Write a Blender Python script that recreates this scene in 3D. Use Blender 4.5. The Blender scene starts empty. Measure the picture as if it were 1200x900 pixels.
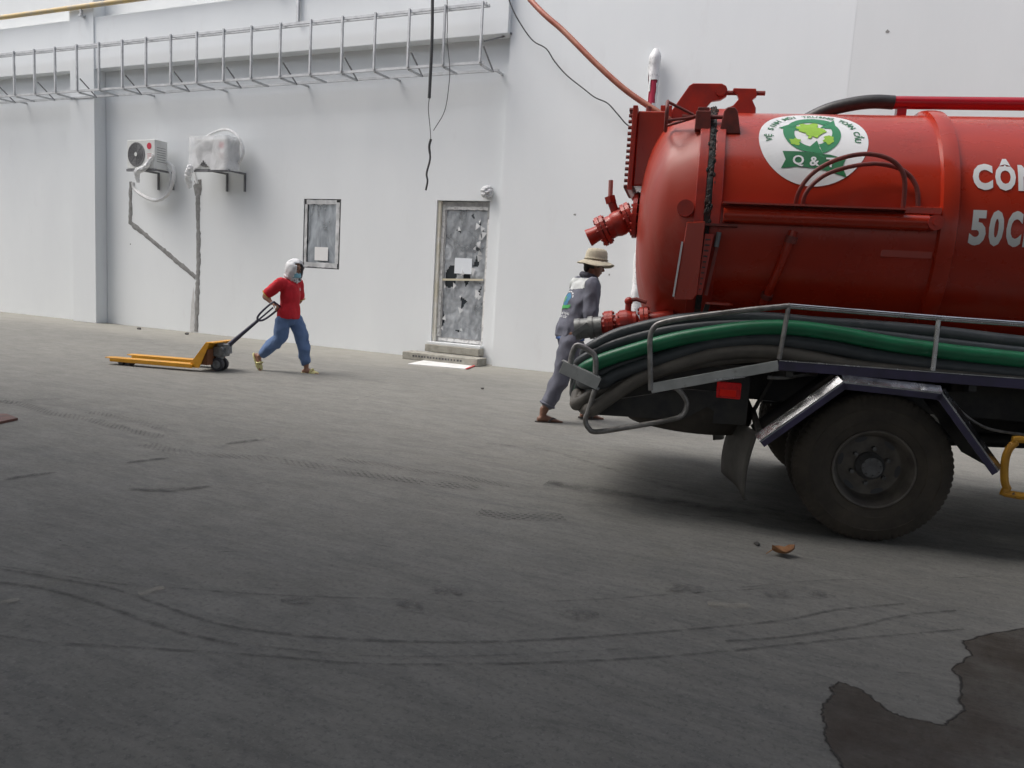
import bpy, bmesh, math, random
from mathutils import Vector, Matrix, noise
from mathutils.bvhtree import BVHTree
random.seed(7)
PI = math.pi
scn = bpy.context.scene
COL = scn.collection

# ------------------------------------------------------------------ camera
FPX, CH = 906.0, 1.4
YAW, PITCH, ROLL = math.radians(24.385), math.radians(-7.379), math.radians(3.43)
fw = Vector((-math.sin(YAW)*math.cos(PITCH), math.cos(YAW)*math.cos(PITCH), math.sin(PITCH)))
r0 = Vector((math.cos(YAW), math.sin(YAW), 0)); u0 = r0.cross(fw)
RT = r0*math.cos(ROLL) + u0*math.sin(ROLL); UP = u0*math.cos(ROLL) - r0*math.sin(ROLL)
cam = bpy.data.cameras.new('camera'); camo = bpy.data.objects.new('camera', cam); COL.objects.link(camo)
cam.sensor_width = 36; cam.lens = FPX/1200*36; cam.clip_end = 500; cam.clip_start = 0.05
M = Matrix((RT, UP, -fw)).transposed().to_4x4(); M.translation = (0, 0, CH); camo.matrix_world = M
scn.camera = camo

# ------------------------------------------------------------------ sky, sun, exposure
SUN_EL, SUN_AZ = math.radians(58), math.radians(205)      # direction the light comes from
wd = bpy.data.worlds.new('World'); scn.world = wd; wd.use_nodes = True
nt = wd.node_tree; nt.nodes.clear()
sky = nt.nodes.new('ShaderNodeTexSky'); sky.sky_type = 'NISHITA'; sky.sun_disc = False
sky.sun_elevation = SUN_EL; sky.sun_rotation = math.radians(90) - SUN_AZ
sky.dust_density = 6; sky.air_density = 1.0; sky.ozone_density = 1.0
hs = nt.nodes.new('ShaderNodeHueSaturation'); hs.inputs['Saturation'].default_value = 0.52
bgn = nt.nodes.new('ShaderNodeBackground'); bgn.inputs['Strength'].default_value = 0.15
wo = nt.nodes.new('ShaderNodeOutputWorld')
nt.links.new(sky.outputs[0], hs.inputs['Color']); nt.links.new(hs.outputs[0], bgn.inputs['Color']); nt.links.new(bgn.outputs[0], wo.inputs['Surface'])
sl = bpy.data.lights.new('sun', 'SUN'); sl.energy = 1.0; sl.angle = math.radians(40); sl.color = (1.0, 0.98, 0.95)
so = bpy.data.objects.new('sun', sl); COL.objects.link(so)
sd = Vector((math.cos(SUN_EL)*math.cos(SUN_AZ), math.cos(SUN_EL)*math.sin(SUN_AZ), math.sin(SUN_EL)))
so.rotation_euler = sd.to_track_quat('Z', 'Y').to_euler(); so.location = sd*30
scn.view_settings.view_transform = 'Standard'; scn.view_settings.look = 'None'; scn.view_settings.gamma = 1
scn.view_settings.exposure = 0.66
scn.view_settings.use_curve_mapping = False

# ------------------------------------------------------------------ measuring helpers (photo pixel -> point on a real plane)
CAM = Vector((0, 0, CH))
def ray(px, py): return (fw*FPX + RT*(px-600) + UP*(450-py)).normalized()
def onplane(px, py, P, n):
    d = ray(px, py); return CAM + d*((P-CAM).dot(n)/d.dot(n))
def gp(px, py, z=0.0): return onplane(px, py, Vector((0, 0, z)), Vector((0, 0, 1)))
def wp(px, py, y=11.9): return onplane(px, py, Vector((0, y, 0)), Vector((0, 1, 0)))
TY = math.radians(13.0)
TO = gp(1030, 637); TA = Vector((math.cos(TY), math.sin(TY), 0)); TB = Vector((-math.sin(TY), math.cos(TY), 0))
def tp(px, py, yl=0.0):
    d = onplane(px, py, TO+TB*yl, TB)-TO; return Vector((d.dot(TA), d.dot(TB), d.z))

# ------------------------------------------------------------------ mesh builder
def fr(d, ref=None):
    d = d.normalized()
    ref = Vector(ref) if ref is not None else (Vector((0, 0, 1)) if abs(d.z) < 0.9 else Vector((1, 0, 0)))
    s = d.cross(ref)
    if s.length < 1e-5: s = d.cross(Vector((0, 1, 0)))
    s.normalize(); return s, s.cross(d).normalized()
def smooth_path(pts, k=6):
    pts = [Vector(q) for q in pts]
    if len(pts) < 3: return pts
    P = [2*pts[0]-pts[1]] + pts + [2*pts[-1]-pts[-2]]; out = []
    for i in range(1, len(P)-2):
        a, b, c, d = P[i-1], P[i], P[i+1], P[i+2]
        for j in range(k):
            t = j/k
            out.append(0.5*((2*b)+(c-a)*t+(2*a-5*b+4*c-d)*t*t+(3*b-a-3*c+d)*t*t*t))
    out.append(pts[-1]); return out
class MB:
    def __init__(s): s.v = []; s.f = []; s.uv = None
    def add(s, vs, fs):
        o = len(s.v); s.v += [tuple(q) for q in vs]; s.f += [tuple(i+o for i in g) for g in fs]; return s
    def box(s, x0, x1, y0, y1, z0, z1, m=None):
        vs = [Vector((x, y, z)) for x in (x0, x1) for y in (y0, y1) for z in (z0, z1)]
        if m is not None: vs = [m @ q for q in vs]
        return s.add(vs, [(0,1,3,2),(4,6,7,5),(0,4,5,1),(2,3,7,6),(0,2,6,4),(1,5,7,3)])
    def bar(s, p, q, w, h, ref=None):
        p = Vector(p); q = Vector(q); a, b = fr(q-p, ref); a = a*w/2; b = b*h/2
        return s.add([p-a-b,p+a-b,p+a+b,p-a+b,q-a-b,q+a-b,q+a+b,q-a+b], [(0,3,2,1),(4,5,6,7),(0,1,5,4),(1,2,6,5),(2,3,7,6),(3,0,4,7)])
    def tube(s, pts, r, n=10, closed=False, cap=True):
        pts = [Vector(q) for q in pts]; N = len(pts); R = r if isinstance(r, (list, tuple)) else [r]*N
        vs = []; a = None
        for i, q in enumerate(pts):
            if closed: d = pts[(i+1) % N]-pts[i-1]
            else: d = pts[min(i+1, N-1)]-pts[max(i-1, 0)]
            if d.length < 1e-9: d = Vector((0, 0, 1))
            d.normalize()
            if a is None: a, b = fr(d)
            else:
                a = a-d*a.dot(d); a.normalize(); b = d.cross(a)*-1
            b = a.cross(d)
            for k in range(n):
                t = 2*PI*k/n; vs.append(q+(a*math.cos(t)+b*math.sin(t))*R[i])
        fs = []
        for i in range(N if closed else N-1):
            j = (i+1) % N
            for k in range(n): fs.append((i*n+k, i*n+(k+1) % n, j*n+(k+1) % n, j*n+k))
        if not closed and cap:
            fs.append(tuple(reversed(range(n)))); fs.append(tuple((N-1)*n+k for k in range(n)))
        return s.add(vs, fs)
    def loft(s, rings, n=16):
        """rings: (centre, a vector, b vector) half axes; closed rounded solid"""
        vs = []; fs = []
        for c, a, b in rings:
            c = Vector(c); a = Vector(a); b = Vector(b)
            for k in range(n):
                t = 2*PI*k/n; vs.append(c+a*math.cos(t)+b*math.sin(t))
        N = len(rings)
        for i in range(N-1):
            for k in range(n): fs.append((i*n+k, i*n+(k+1) % n, (i+1)*n+(k+1) % n, (i+1)*n+k))
        fs.append(tuple(reversed(range(n)))); fs.append(tuple((N-1)*n+k for k in range(n)))
        return s.add(vs, fs)
    def limb(s, pts, R, n=12, k=5):
        """rounded tapered tube through pts with radii R"""
        P = smooth_path(pts, k); m = len(P); RR = []
        for i in range(m):
            t = i/(m-1)*(len(R)-1); j = min(int(t), len(R)-2); RR.append(R[j]+(R[j+1]-R[j])*(t-j))
        d0 = (P[0]-P[1]).normalized(); d1 = (P[-1]-P[-2]).normalized()
        P = [P[0]+d0*RR[0]*0.85, P[0]+d0*RR[0]*0.5]+P+[P[-1]+d1*RR[-1]*0.5, P[-1]+d1*RR[-1]*0.85]
        RR = [RR[0]*0.4, RR[0]*0.85]+RR+[RR[-1]*0.85, RR[-1]*0.4]
        return s.tube(P, RR, n)
    def lathe(s, prof, c, ax, n=32, ref=None, mod=None, closed=True):
        c = Vector(c); ax = Vector(ax).normalized(); a, b = fr(ax, ref); vs = []; fs = []
        for i, (r, h) in enumerate(prof):
            for k in range(n):
                t = 2*PI*k/n; rr = r*(mod(i, k) if mod else 1)
                vs.append(c+ax*h+(a*math.cos(t)+b*math.sin(t))*rr)
        N = len(prof)
        for i in range(N-1):
            for k in range(n): fs.append((i*n+k, (i+1)*n+k, (i+1)*n+(k+1) % n, i*n+(k+1) % n))
        if closed:
            if prof[0][0] > 1e-6: fs.append(tuple(range(n)))
            if prof[-1][0] > 1e-6: fs.append(tuple(reversed([(N-1)*n+k for k in range(n)])))
        return s.add(vs, fs)
    def cyl(s, p, q, r, n=20, r2=None):
        p = Vector(p); q = Vector(q); L = (q-p).length
        return s.lathe([(r, 0), (r if r2 is None else r2, L)], p, q-p, n)
    def sph(s, c, a, b=None, d=None, n=12, m=None):
        b = a if b is None else b; d = a if d is None else d; c = Vector(c); vs = []; fs = []; h = n//2+1
        for i in range(h+1):
            ph = PI*i/h
            for k in range(n):
                t = 2*PI*k/n; q = Vector((a*math.sin(ph)*math.cos(t), b*math.sin(ph)*math.sin(t), d*math.cos(ph)))
                vs.append(c+(m @ q if m is not None else q))
        for i in range(h):
            for k in range(n): fs.append((i*n+k, (i+1)*n+k, (i+1)*n+(k+1) % n, i*n+(k+1) % n))
        return s.add(vs, fs)
    def prism(s, poly, o, ex, ey, ez):
        """2D outline poly in axes ex, ey from origin o, thickness vector ez"""
        o = Vector(o); ex = Vector(ex); ey = Vector(ey); ez = Vector(ez); n = len(poly)
        vs = [o+ex*x+ey*y for x, y in poly]; vs += [q+ez for q in vs]
        fs = [tuple(range(n)), tuple(reversed(range(n, 2*n)))]
        for i in range(n): j = (i+1) % n; fs.append((i, j, n+j, n+i))
        return s.add(vs, fs)
    def strip(s, pts, w, jag=0, up=(0, 0, 1)):
        """flat ribbon with uv; w width or list"""
        pts = [Vector(q) for q in pts]; up = Vector(up); N = len(pts); o = len(s.v)
        if s.uv is None: s.uv = []
        L = 0
        for i, q in enumerate(pts):
            d = (pts[min(i+1, N-1)]-pts[max(i-1, 0)]).normalized(); sd = d.cross(up).normalized()
            ww = w[i] if isinstance(w, list) else w
            if i: L += (q-pts[i-1]).length
            for sg in (-.5, .5):
                s.v.append(tuple(q+sd*ww*(sg+random.uniform(-jag, jag)))); s.uv.append((L, sg+.5))
        for i in range(N-1): s.f.append((o+2*i, o+2*i+1, o+2*i+3, o+2*i+2))
        return s
    def mesh(s, name, recalc=True):
        me = bpy.data.meshes.new(name); bm = bmesh.new()
        vs = [bm.verts.new(q) for q in s.v]
        for f in s.f:
            try:
                if len(set(f)) > 2: bm.faces.new([vs[i] for i in f])
            except ValueError: pass
        if s.uv:
            ul = bm.loops.layers.uv.new('UVMap'); bm.verts.index_update()
            for f in bm.faces:
                for l in f.loops: l[ul].uv = s.uv[l.vert.index]
        else: bmesh.ops.remove_doubles(bm, verts=bm.verts, dist=1e-6)
        if recalc: bmesh.ops.recalc_face_normals(bm, faces=bm.faces)
        bm.to_mesh(me); bm.free(); return me
    def build(s, name, mat, parent=None, smooth=35, bevel=0, recalc=True):
        me = s.mesh(name, recalc); return link(name, me, mat, parent, smooth, bevel)
def link(name, me, mat, parent=None, smooth=35, bevel=0):
    if mat is not None and not me.materials: me.materials.append(mat)
    if smooth:
        for p in me.polygons: p.use_smooth = True
        if smooth < 179: me.set_sharp_from_angle(angle=math.radians(smooth))
    o = bpy.data.objects.new(name, me); COL.objects.link(o)
    if parent is not None: o.parent = parent
    if bevel:
        b = o.modifiers.new('bevel', 'BEVEL'); b.width = bevel; b.segments = 2; b.limit_method = 'ANGLE'; b.angle_limit = math.radians(40)
    return o
def empty(name, label, cat, loc=(0, 0, 0), rz=0, group=None):
    o = bpy.data.objects.new(name, None); COL.objects.link(o); o.location = loc; o.rotation_euler = (0, 0, rz)
    o.empty_display_size = 0.2
    return tag(o, label, cat, group)
def tag(o, label, cat, group=None):
    o['label'] = label; o['category'] = cat
    if group: o['group'] = group
    return o
def lab(o, label): o['label'] = label; return o
def remesh(name, mb, vox, mat, parent, it=6, fold=0.0, fs=9.0, ani=(1, 1, 1), smooth=180):
    me = mb.mesh(name); o = bpy.data.objects.new('t', me); COL.objects.link(o)
    m = o.modifiers.new('r', 'REMESH'); m.mode = 'VOXEL'; m.voxel_size = vox
    m = o.modifiers.new('s', 'SMOOTH'); m.iterations = it; m.factor = 0.5
    dg = bpy.context.evaluated_depsgraph_get(); dg.update()
    me2 = bpy.data.meshes.new_from_object(o.evaluated_get(dg)); bpy.data.objects.remove(o)
    if fold:
        for v in me2.vertices:
            c = v.co; q = Vector((c.x*fs*ani[0], c.y*fs*ani[1], c.z*fs*ani[2]))
            v.co = c+v.normal*fold*(1-2*abs(noise.noise(q))*1.6+0.5*noise.noise(q*2.3))
    me2.name = name; me2.materials.clear()
    return link(name, me2, mat, parent, smooth)

# ------------------------------------------------------------------ materials
MATS = {}
def mat(name, c, rough=0.6, metal=0.0, c2=None, scale=6.0, lo=0.4, hi=0.65, bump=0.0, bscale=60.0, c3=None, s3=2.0, lo3=.55, hi3=.7, coat=0, stretch=(1, 1, 1), rvar=0.0, spec=0.5, obj=True):
    m = bpy.data.materials.new(name); m.use_nodes = True; t = m.node_tree; n = t.nodes; l = t.links
    b = n['Principled BSDF']; b.inputs['Base Color'].default_value = (*c, 1); b.inputs['Roughness'].default_value = rough
    b.inputs['Metallic'].default_value = metal; b.inputs['Specular IOR Level'].default_value = spec
    if coat: b.inputs['Coat Weight'].default_value = coat; b.inputs['Coat Roughness'].default_value = 0.12
    tc = n.new('ShaderNodeTexCoord'); mp = n.new('ShaderNodeMapping'); mp.inputs['Scale'].default_value = stretch
    l.new(tc.outputs['Object'], mp.inputs[0])
    def nz(sc, det=8, rg=.6):
        q = n.new('ShaderNodeTexNoise'); q.inputs['Scale'].default_value = sc; q.inputs['Detail'].default_value = det; q.inputs['Roughness'].default_value = rg
        l.new(mp.outputs[0], q.inputs['Vector']); return q
    def ramp(src, a, d):
        q = n.new('ShaderNodeMapRange'); q.inputs['From Min'].default_value = a; q.inputs['From Max'].default_value = d; l.new(src, q.inputs['Value']); return q
    def mix(fac, A, B):
        q = n.new('ShaderNodeMix'); q.data_type = 'RGBA'; l.new(fac, q.inputs['Factor'])
        for i, X in ((6, A), (7, B)):
            if isinstance(X, tuple): q.inputs[i].default_value = (*X, 1)
            else: l.new(X, q.inputs[i])
        return q.outputs[2]
    cur = tuple(c)
    if c2 is not None: cur = mix(ramp(nz(scale).outputs['Fac'], lo, hi).outputs[0], cur, tuple(c2))
    if c3 is not None: cur = mix(ramp(nz(s3, 10, .7).outputs['Fac'], lo3, hi3).outputs[0], cur, tuple(c3))
    if not isinstance(cur, tuple): l.new(cur, b.inputs['Base Color'])
    if rvar:
        q = n.new('ShaderNodeMapRange'); q.inputs['To Min'].default_value = rough-rvar; q.inputs['To Max'].default_value = rough+rvar
        q.inputs['From Min'].default_value = .3; q.inputs['From Max'].default_value = .7
        l.new(nz(scale*1.7).outputs['Fac'], q.inputs['Value']); l.new(q.outputs[0], b.inputs['Roughness'])
    if bump:
        bp = n.new('ShaderNodeBump'); bp.inputs['Strength'].default_value = bump; bp.inputs['Distance'].default_value = 0.01
        l.new(nz(bscale).outputs['Fac'], bp.inputs['Height']); l.new(bp.outputs[0], b.inputs['Normal'])
    MATS[name] = m; return m
def mark_mat(name, c, alpha, scale=9, lo=.35, hi=.6, rough=.8, tread=0, edge=.25, along=3.0):
    """thin deposit on the concrete: noise-broken coverage, soft at the strip's two edges"""
    m = bpy.data.materials.new(name); m.use_nodes = True; t = m.node_tree; n = t.nodes; l = t.links
    b = n['Principled BSDF']; b.inputs['Base Color'].default_value = (*c, 1); b.inputs['Roughness'].default_value = rough
    tc = n.new('ShaderNodeTexCoord'); q = n.new('ShaderNodeTexNoise'); q.inputs['Scale'].default_value = scale; q.inputs['Detail'].default_value = 8; q.inputs['Roughness'].default_value = .65
    l.new(tc.outputs['Object'], q.inputs['Vector'])
    r = n.new('ShaderNodeMapRange'); r.inputs['From Min'].default_value = lo; r.inputs['From Max'].default_value = hi; r.inputs['To Max'].default_value = alpha
    l.new(q.outputs['Fac'], r.inputs['Value']); fac = r.outputs[0]
    def mul(a, bb):
        k = n.new('ShaderNodeMath'); k.operation = 'MULTIPLY'; l.new(a, k.inputs[0]); l.new(bb, k.inputs[1]); return k.outputs[0]
    sx = n.new('ShaderNodeSeparateXYZ'); l.new(tc.outputs['UV'], sx.inputs[0])
    if edge:
        pp = n.new('ShaderNodeMath'); pp.operation = 'PINGPONG'; pp.inputs[1].default_value = .5; l.new(sx.outputs['Y'], pp.inputs[0])
        e = n.new('ShaderNodeMapRange'); e.inputs['From Max'].default_value = edge; l.new(pp.outputs[0], e.inputs['Value']); fac = mul(fac, e.outputs[0])
    if tread:
        mp = n.new('ShaderNodeMapping'); mp.inputs['Scale'].default_value = (tread, 3.0, 1); l.new(tc.outputs['UV'], mp.inputs[0])
        ck = n.new('ShaderNodeTexBrick'); ck.inputs['Scale'].default_value = 1; ck.inputs['Mortar Size'].default_value = .16
        ck.inputs['Color1'].default_value = (1, 1, 1, 1); ck.inputs['Color2'].default_value = (.7, .7, .7, 1); ck.inputs['Mortar'].default_value = (.1, .1, .1, 1)
        ck.inputs['Brick Width'].default_value = .5; ck.inputs['Row Height'].default_value = .5
        l.new(mp.outputs[0], ck.inputs['Vector']); fac = mul(fac, ck.outputs['Color'])
    tr = n.new('ShaderNodeBsdfTransparent'); mx = n.new('ShaderNodeMixShader')
    l.new(fac, mx.inputs[0]); l.new(tr.outputs[0], mx.inputs[1]); l.new(b.outputs[0], mx.inputs[2]); l.new(mx.outputs[0], n['Material Output'].inputs['Surface'])
    return m
def film_mat(name, c, alpha, rough=.25, scale=8, lo=.3, hi=.7, stretch=(1, 1, 1), bump=.5, amin=.15):
    """thin plastic film, milky where it is creased"""
    m = mat(name, c, rough, 0, bump=bump, bscale=scale*3, stretch=stretch); t = m.node_tree; n = t.nodes; l = t.links
    q = n.new('ShaderNodeTexNoise'); q.inputs['Scale'].default_value = scale; q.inputs['Detail'].default_value = 7; q.inputs['Distortion'].default_value = 1.2
    l.new([k for k in n if k.type == 'MAPPING'][0].outputs[0], q.inputs['Vector'])
    r = n.new('ShaderNodeMapRange'); r.inputs['From Min'].default_value = lo; r.inputs['From Max'].default_value = hi; r.inputs['To Min'].default_value = amin; r.inputs['To Max'].default_value = alpha
    l.new(q.outputs['Fac'], r.inputs['Value']); tr = n.new('ShaderNodeBsdfTransparent'); mx = n.new('ShaderNodeMixShader')
    l.new(r.outputs[0], mx.inputs[0]); l.new(tr.outputs[0], mx.inputs[1]); l.new(n['Principled BSDF'].outputs[0], mx.inputs[2]); l.new(mx.outputs[0], n['Material Output'].inputs['Surface'])
    return m

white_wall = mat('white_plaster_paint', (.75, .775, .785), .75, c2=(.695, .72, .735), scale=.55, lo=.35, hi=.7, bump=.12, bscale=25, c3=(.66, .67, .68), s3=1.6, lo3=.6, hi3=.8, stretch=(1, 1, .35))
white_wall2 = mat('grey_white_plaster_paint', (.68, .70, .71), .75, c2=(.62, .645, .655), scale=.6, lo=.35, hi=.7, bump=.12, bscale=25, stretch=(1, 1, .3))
cement = mat('cement_mortar', (.27, .27, .265), .95, c2=(.19, .19, .185), scale=14, bump=.8, bscale=60)
step_conc = mat('step_concrete', (.34, .33, .29), .9, c2=(.25, .24, .21), scale=9, bump=.6, bscale=50, c3=(.5, .33, .22), s3=6, lo3=.66, hi3=.72)
steel = mat('galvanised_steel', (.54, .55, .56), .45, .45, c2=(.42, .43, .44), scale=7, rvar=.1)
dsteel = mat('dull_painted_steel', (.20, .205, .215), .5, .4, c2=(.15, .15, .16), scale=12)
stainless = mat('stainless_steel', (.62, .63, .65), .22, 1.0, c2=(.45, .45, .46), scale=10, rvar=.1, c3=(.16, .14, .12), s3=8, lo3=.68, hi3=.74)
worn_tube = mat('worn_steel_tube', (.34, .33, .32), .42, .8, c2=(.20, .19, .18), scale=14, rvar=.12, c3=(.16, .10, .07), s3=18, lo3=.6, hi3=.72)
yellow_pipe = mat('yellow_pipe_paint', (.55, .40, .17), .5, c2=(.42, .36, .26), scale=5)
ac_white = mat('ac_casing_paint', (.66, .67, .66), .4, c2=(.58, .59, .57), scale=5)
ac_dark = mat('ac_grille_plastic', (.12, .12, .125), .6, c2=(.2, .2, .2), scale=30)
red_logo = mat('red_print', (.5, .02, .05), .4)
white_pvc = mat('white_pvc', (.72, .73, .74), .4, c2=(.6, .6, .6), scale=9)
film = film_mat('plastic_film', (.78, .79, .80), .8, .3, 3, .3, .65, amin=.45, bump=.15)
film_win = film_mat('window_film', (.66, .72, .78), .68, .2, 2.0, .3, .75, stretch=(2.4, 1, .8), amin=.24, bump=.15)
film_door = film_mat('door_film', (.60, .635, .67), .72, .22, 2.6, .3, .7, amin=.26, bump=.3)
tape = mat('masking_film_tape', (.72, .72, .71), .5, c2=(.5, .5, .5), scale=14, lo=.5, hi=.6, bump=.6, bscale=30)
glass = mat('dark_glass', (.03, .038, .046), .06, 0, spec=.8)
alu = mat('aluminium_frame', (.5, .5, .5), .4, .5, c2=(.33, .33, .34), scale=9)
dark_frame = mat('dark_frame_seal', (.06, .06, .065), .5)
plywood = mat('door_reveal_render', (.66, .62, .50), .9, c2=(.74, .72, .66), scale=5)
paper = mat('paper_sheet', (.72, .76, .8), .8)
paper_w = mat('white_paper_sheet', (.74, .74, .74), .8)
ink = mat('faded_ink', (.35, .4, .45), .8)
black_rub = mat('black_cable_rubber', (.03, .03, .034), .5, c2=(.05, .05, .05), scale=30)
board_m = mat('white_board', (.72, .72, .72), .55, c2=(.62, .62, .6), scale=4)
red_edge = mat('red_board_edge', (.5, .05, .05), .5)
leaf_m = mat('dry_leaf', (.34, .17, .07), .7, c2=(.22, .10, .045), scale=25)
rust_plate = mat('rusty_plate', (.16, .07, .055), .7, c2=(.09, .05, .045), scale=12)
# truck
red = mat('red_tank_paint', (.44, .030, .009), .28, c2=(.37, .024, .008), scale=2.4, bump=.03, bscale=3.5, c3=(.36, .07, .05), s3=2.2, lo3=.58, hi3=.85, coat=.2, rvar=.06, stretch=(.6, 1.6, .5))
red_part = mat('red_fitting_paint', (.47, .036, .018), .38, c2=(.33, .03, .022), scale=9, c3=(.12, .05, .04), s3=14, lo3=.66, hi3=.78, bump=.1, bscale=30)
red_rail = mat('crimson_pipe_paint', (.42, .008, .02), .25, c2=(.36, .01, .02), scale=6, coat=.4)
dark_red = mat('weathered_red_paint', (.25, .045, .035), .55, c2=(.14, .035, .03), scale=16)
gasket = mat('gasket_residue', (.035, .04, .04), .8, c2=(.10, .06, .05), scale=28, lo=.5, hi=.62, bump=1, bscale=60)
galv = mat('pale_galvanised_rail', (.50, .51, .50), .45, .35, c2=(.40, .41, .40), scale=8, c3=(.22, .20, .18), s3=9, lo3=.62, hi3=.75)
violet = mat('violet_rail_reflection', (.05, .04, .10), .35, c2=(.035, .03, .06), scale=6, coat=.3)  # stainless rails and fender lips: their dark reflection painted in as violet
chas = mat('black_chassis_paint', (.022, .022, .024), .6, c2=(.05, .046, .04), scale=6, bump=.2, bscale=30)
tyre_m = mat('dusty_tyre_rubber', (.040, .034, .028), .85, c2=(.075, .062, .048), scale=5, lo=.35, hi=.7, bump=.3, bscale=50, c3=(.10, .08, .06), s3=3, lo3=.6, hi3=.8)
rim_m = mat('dusty_rim_paint', (.15, .135, .118), .6, .2, c2=(.085, .076, .068), scale=9, c3=(.14, .12, .1), s3=14, lo3=.6, hi3=.75)
hub_m = mat('hub_steel', (.16, .16, .165), .5, .5, c2=(.1, .1, .1), scale=20)
flap_m = mat('mudflap_rubber', (.085, .08, .072), .7, c2=(.06, .056, .05), scale=8)
lamp_red = mat('red_lamp_lens', (.75, .01, .012), .15, c2=(.5, .006, .01), scale=30, coat=.6)
yellow = mat('yellow_guard_paint', (.55, .28, .02), .45, c2=(.45, .22, .02), scale=9, c3=(.06, .05, .04), s3=22, lo3=.62, hi3=.68)
green_hose = mat('green_hose_rubber', (.012, .17, .075), .38, c2=(.014, .13, .06), scale=6, c3=(.09, .14, .10), s3=10, lo3=.62, hi3=.8, bump=.1, bscale=20)
blk_hose = mat('black_hose_rubber', (.038, .046, .052), .42, c2=(.062, .07, .075), scale=5, c3=(.10, .10, .095), s3=7, lo3=.6, hi3=.8, bump=.1, bscale=20)
brn_hose = mat('dusty_brown_hose_rubber', (.13, .117, .10), .6, c2=(.085, .078, .068), scale=6, c3=(.18, .165, .14), s3=7, lo3=.6, hi3=.8)
orange_hose = mat('orange_red_hose', (.42, .10, .06), .5, c2=(.48, .2, .13), scale=8)
coup = mat('grey_coupling_metal', (.27, .28, .27), .5, .5, c2=(.18, .18, .18), scale=14)
decal_white = mat('white_decal', (.78, .79, .8), .35, coat=.3)
decal_green = mat('green_decal', (.015, .22, .08), .35)
decal_dgreen = mat('dark_green_decal', (.02, .16, .06), .35)
decal_lime = mat('lime_decal', (.30, .55, .03), .35)
decal_text = mat('silver_lettering', (.66, .68, .68), .35)
# people
skin = mat('skin', (.30, .155, .10), .55, c2=(.26, .13, .085), scale=18)
skin2 = mat('darker_skin', (.20, .10, .065), .55, c2=(.17, .085, .055), scale=18)
red_cloth = mat('red_polo_cotton', (.52, .010, .022), .85, c2=(.42, .008, .02), scale=10, bump=.2, bscale=120)
blue_cloth = mat('blue_work_trouser_cotton', (.115, .185, .34), .9, c2=(.09, .15, .29), scale=8, bump=.25, bscale=120)
grey_cloth = mat('slate_work_suit_cotton', (.125, .13, .165), .9, c2=(.10, .105, .135), scale=8, bump=.25, bscale=110)
white_cloth = mat('white_hood_cotton', (.62, .63, .65), .9, c2=(.5, .51, .53), scale=14, bump=.3, bscale=60)
yoke_cloth = mat('pale_grey_yoke_cotton', (.46, .48, .48), .85, c2=(.4, .42, .43), scale=12)
mask_m = mat('blue_surgical_mask', (.20, .42, .52), .8)
slipper = mat('pale_yellow_foam', (.60, .56, .26), .7, c2=(.5, .46, .22), scale=20)
sandal = mat('dark_sandal_rubber', (.045, .038, .036), .7)
hat_m = mat('khaki_hat_cotton', (.42, .38, .29), .9, c2=(.34, .31, .24), scale=14, bump=.2, bscale=90)
hair_m = mat('black_hair', (.015, .013, .012), .6)
navy = mat('blue_undershirt', (.05, .10, .26), .9)
jack_y = mat('orange_yellow_jack_paint', (.62, .29, .012), .4, c2=(.52, .24, .012), scale=7, c3=(.3, .16, .06), s3=12, lo3=.62, hi3=.75)
jack_b = mat('navy_black_handle_paint', (.03, .03, .055), .45)
jack_g = mat('grey_pump_casting', (.26, .28, .29), .5, .4, c2=(.15, .16, .17), scale=18)
dk_grey = mat('dark_wheel_nylon', (.05, .05, .06), .6)
canopy_m = mat('canopy_sheet_metal', (.22, .23, .24), .6, c2=(.18, .185, .19), scale=1)

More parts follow.
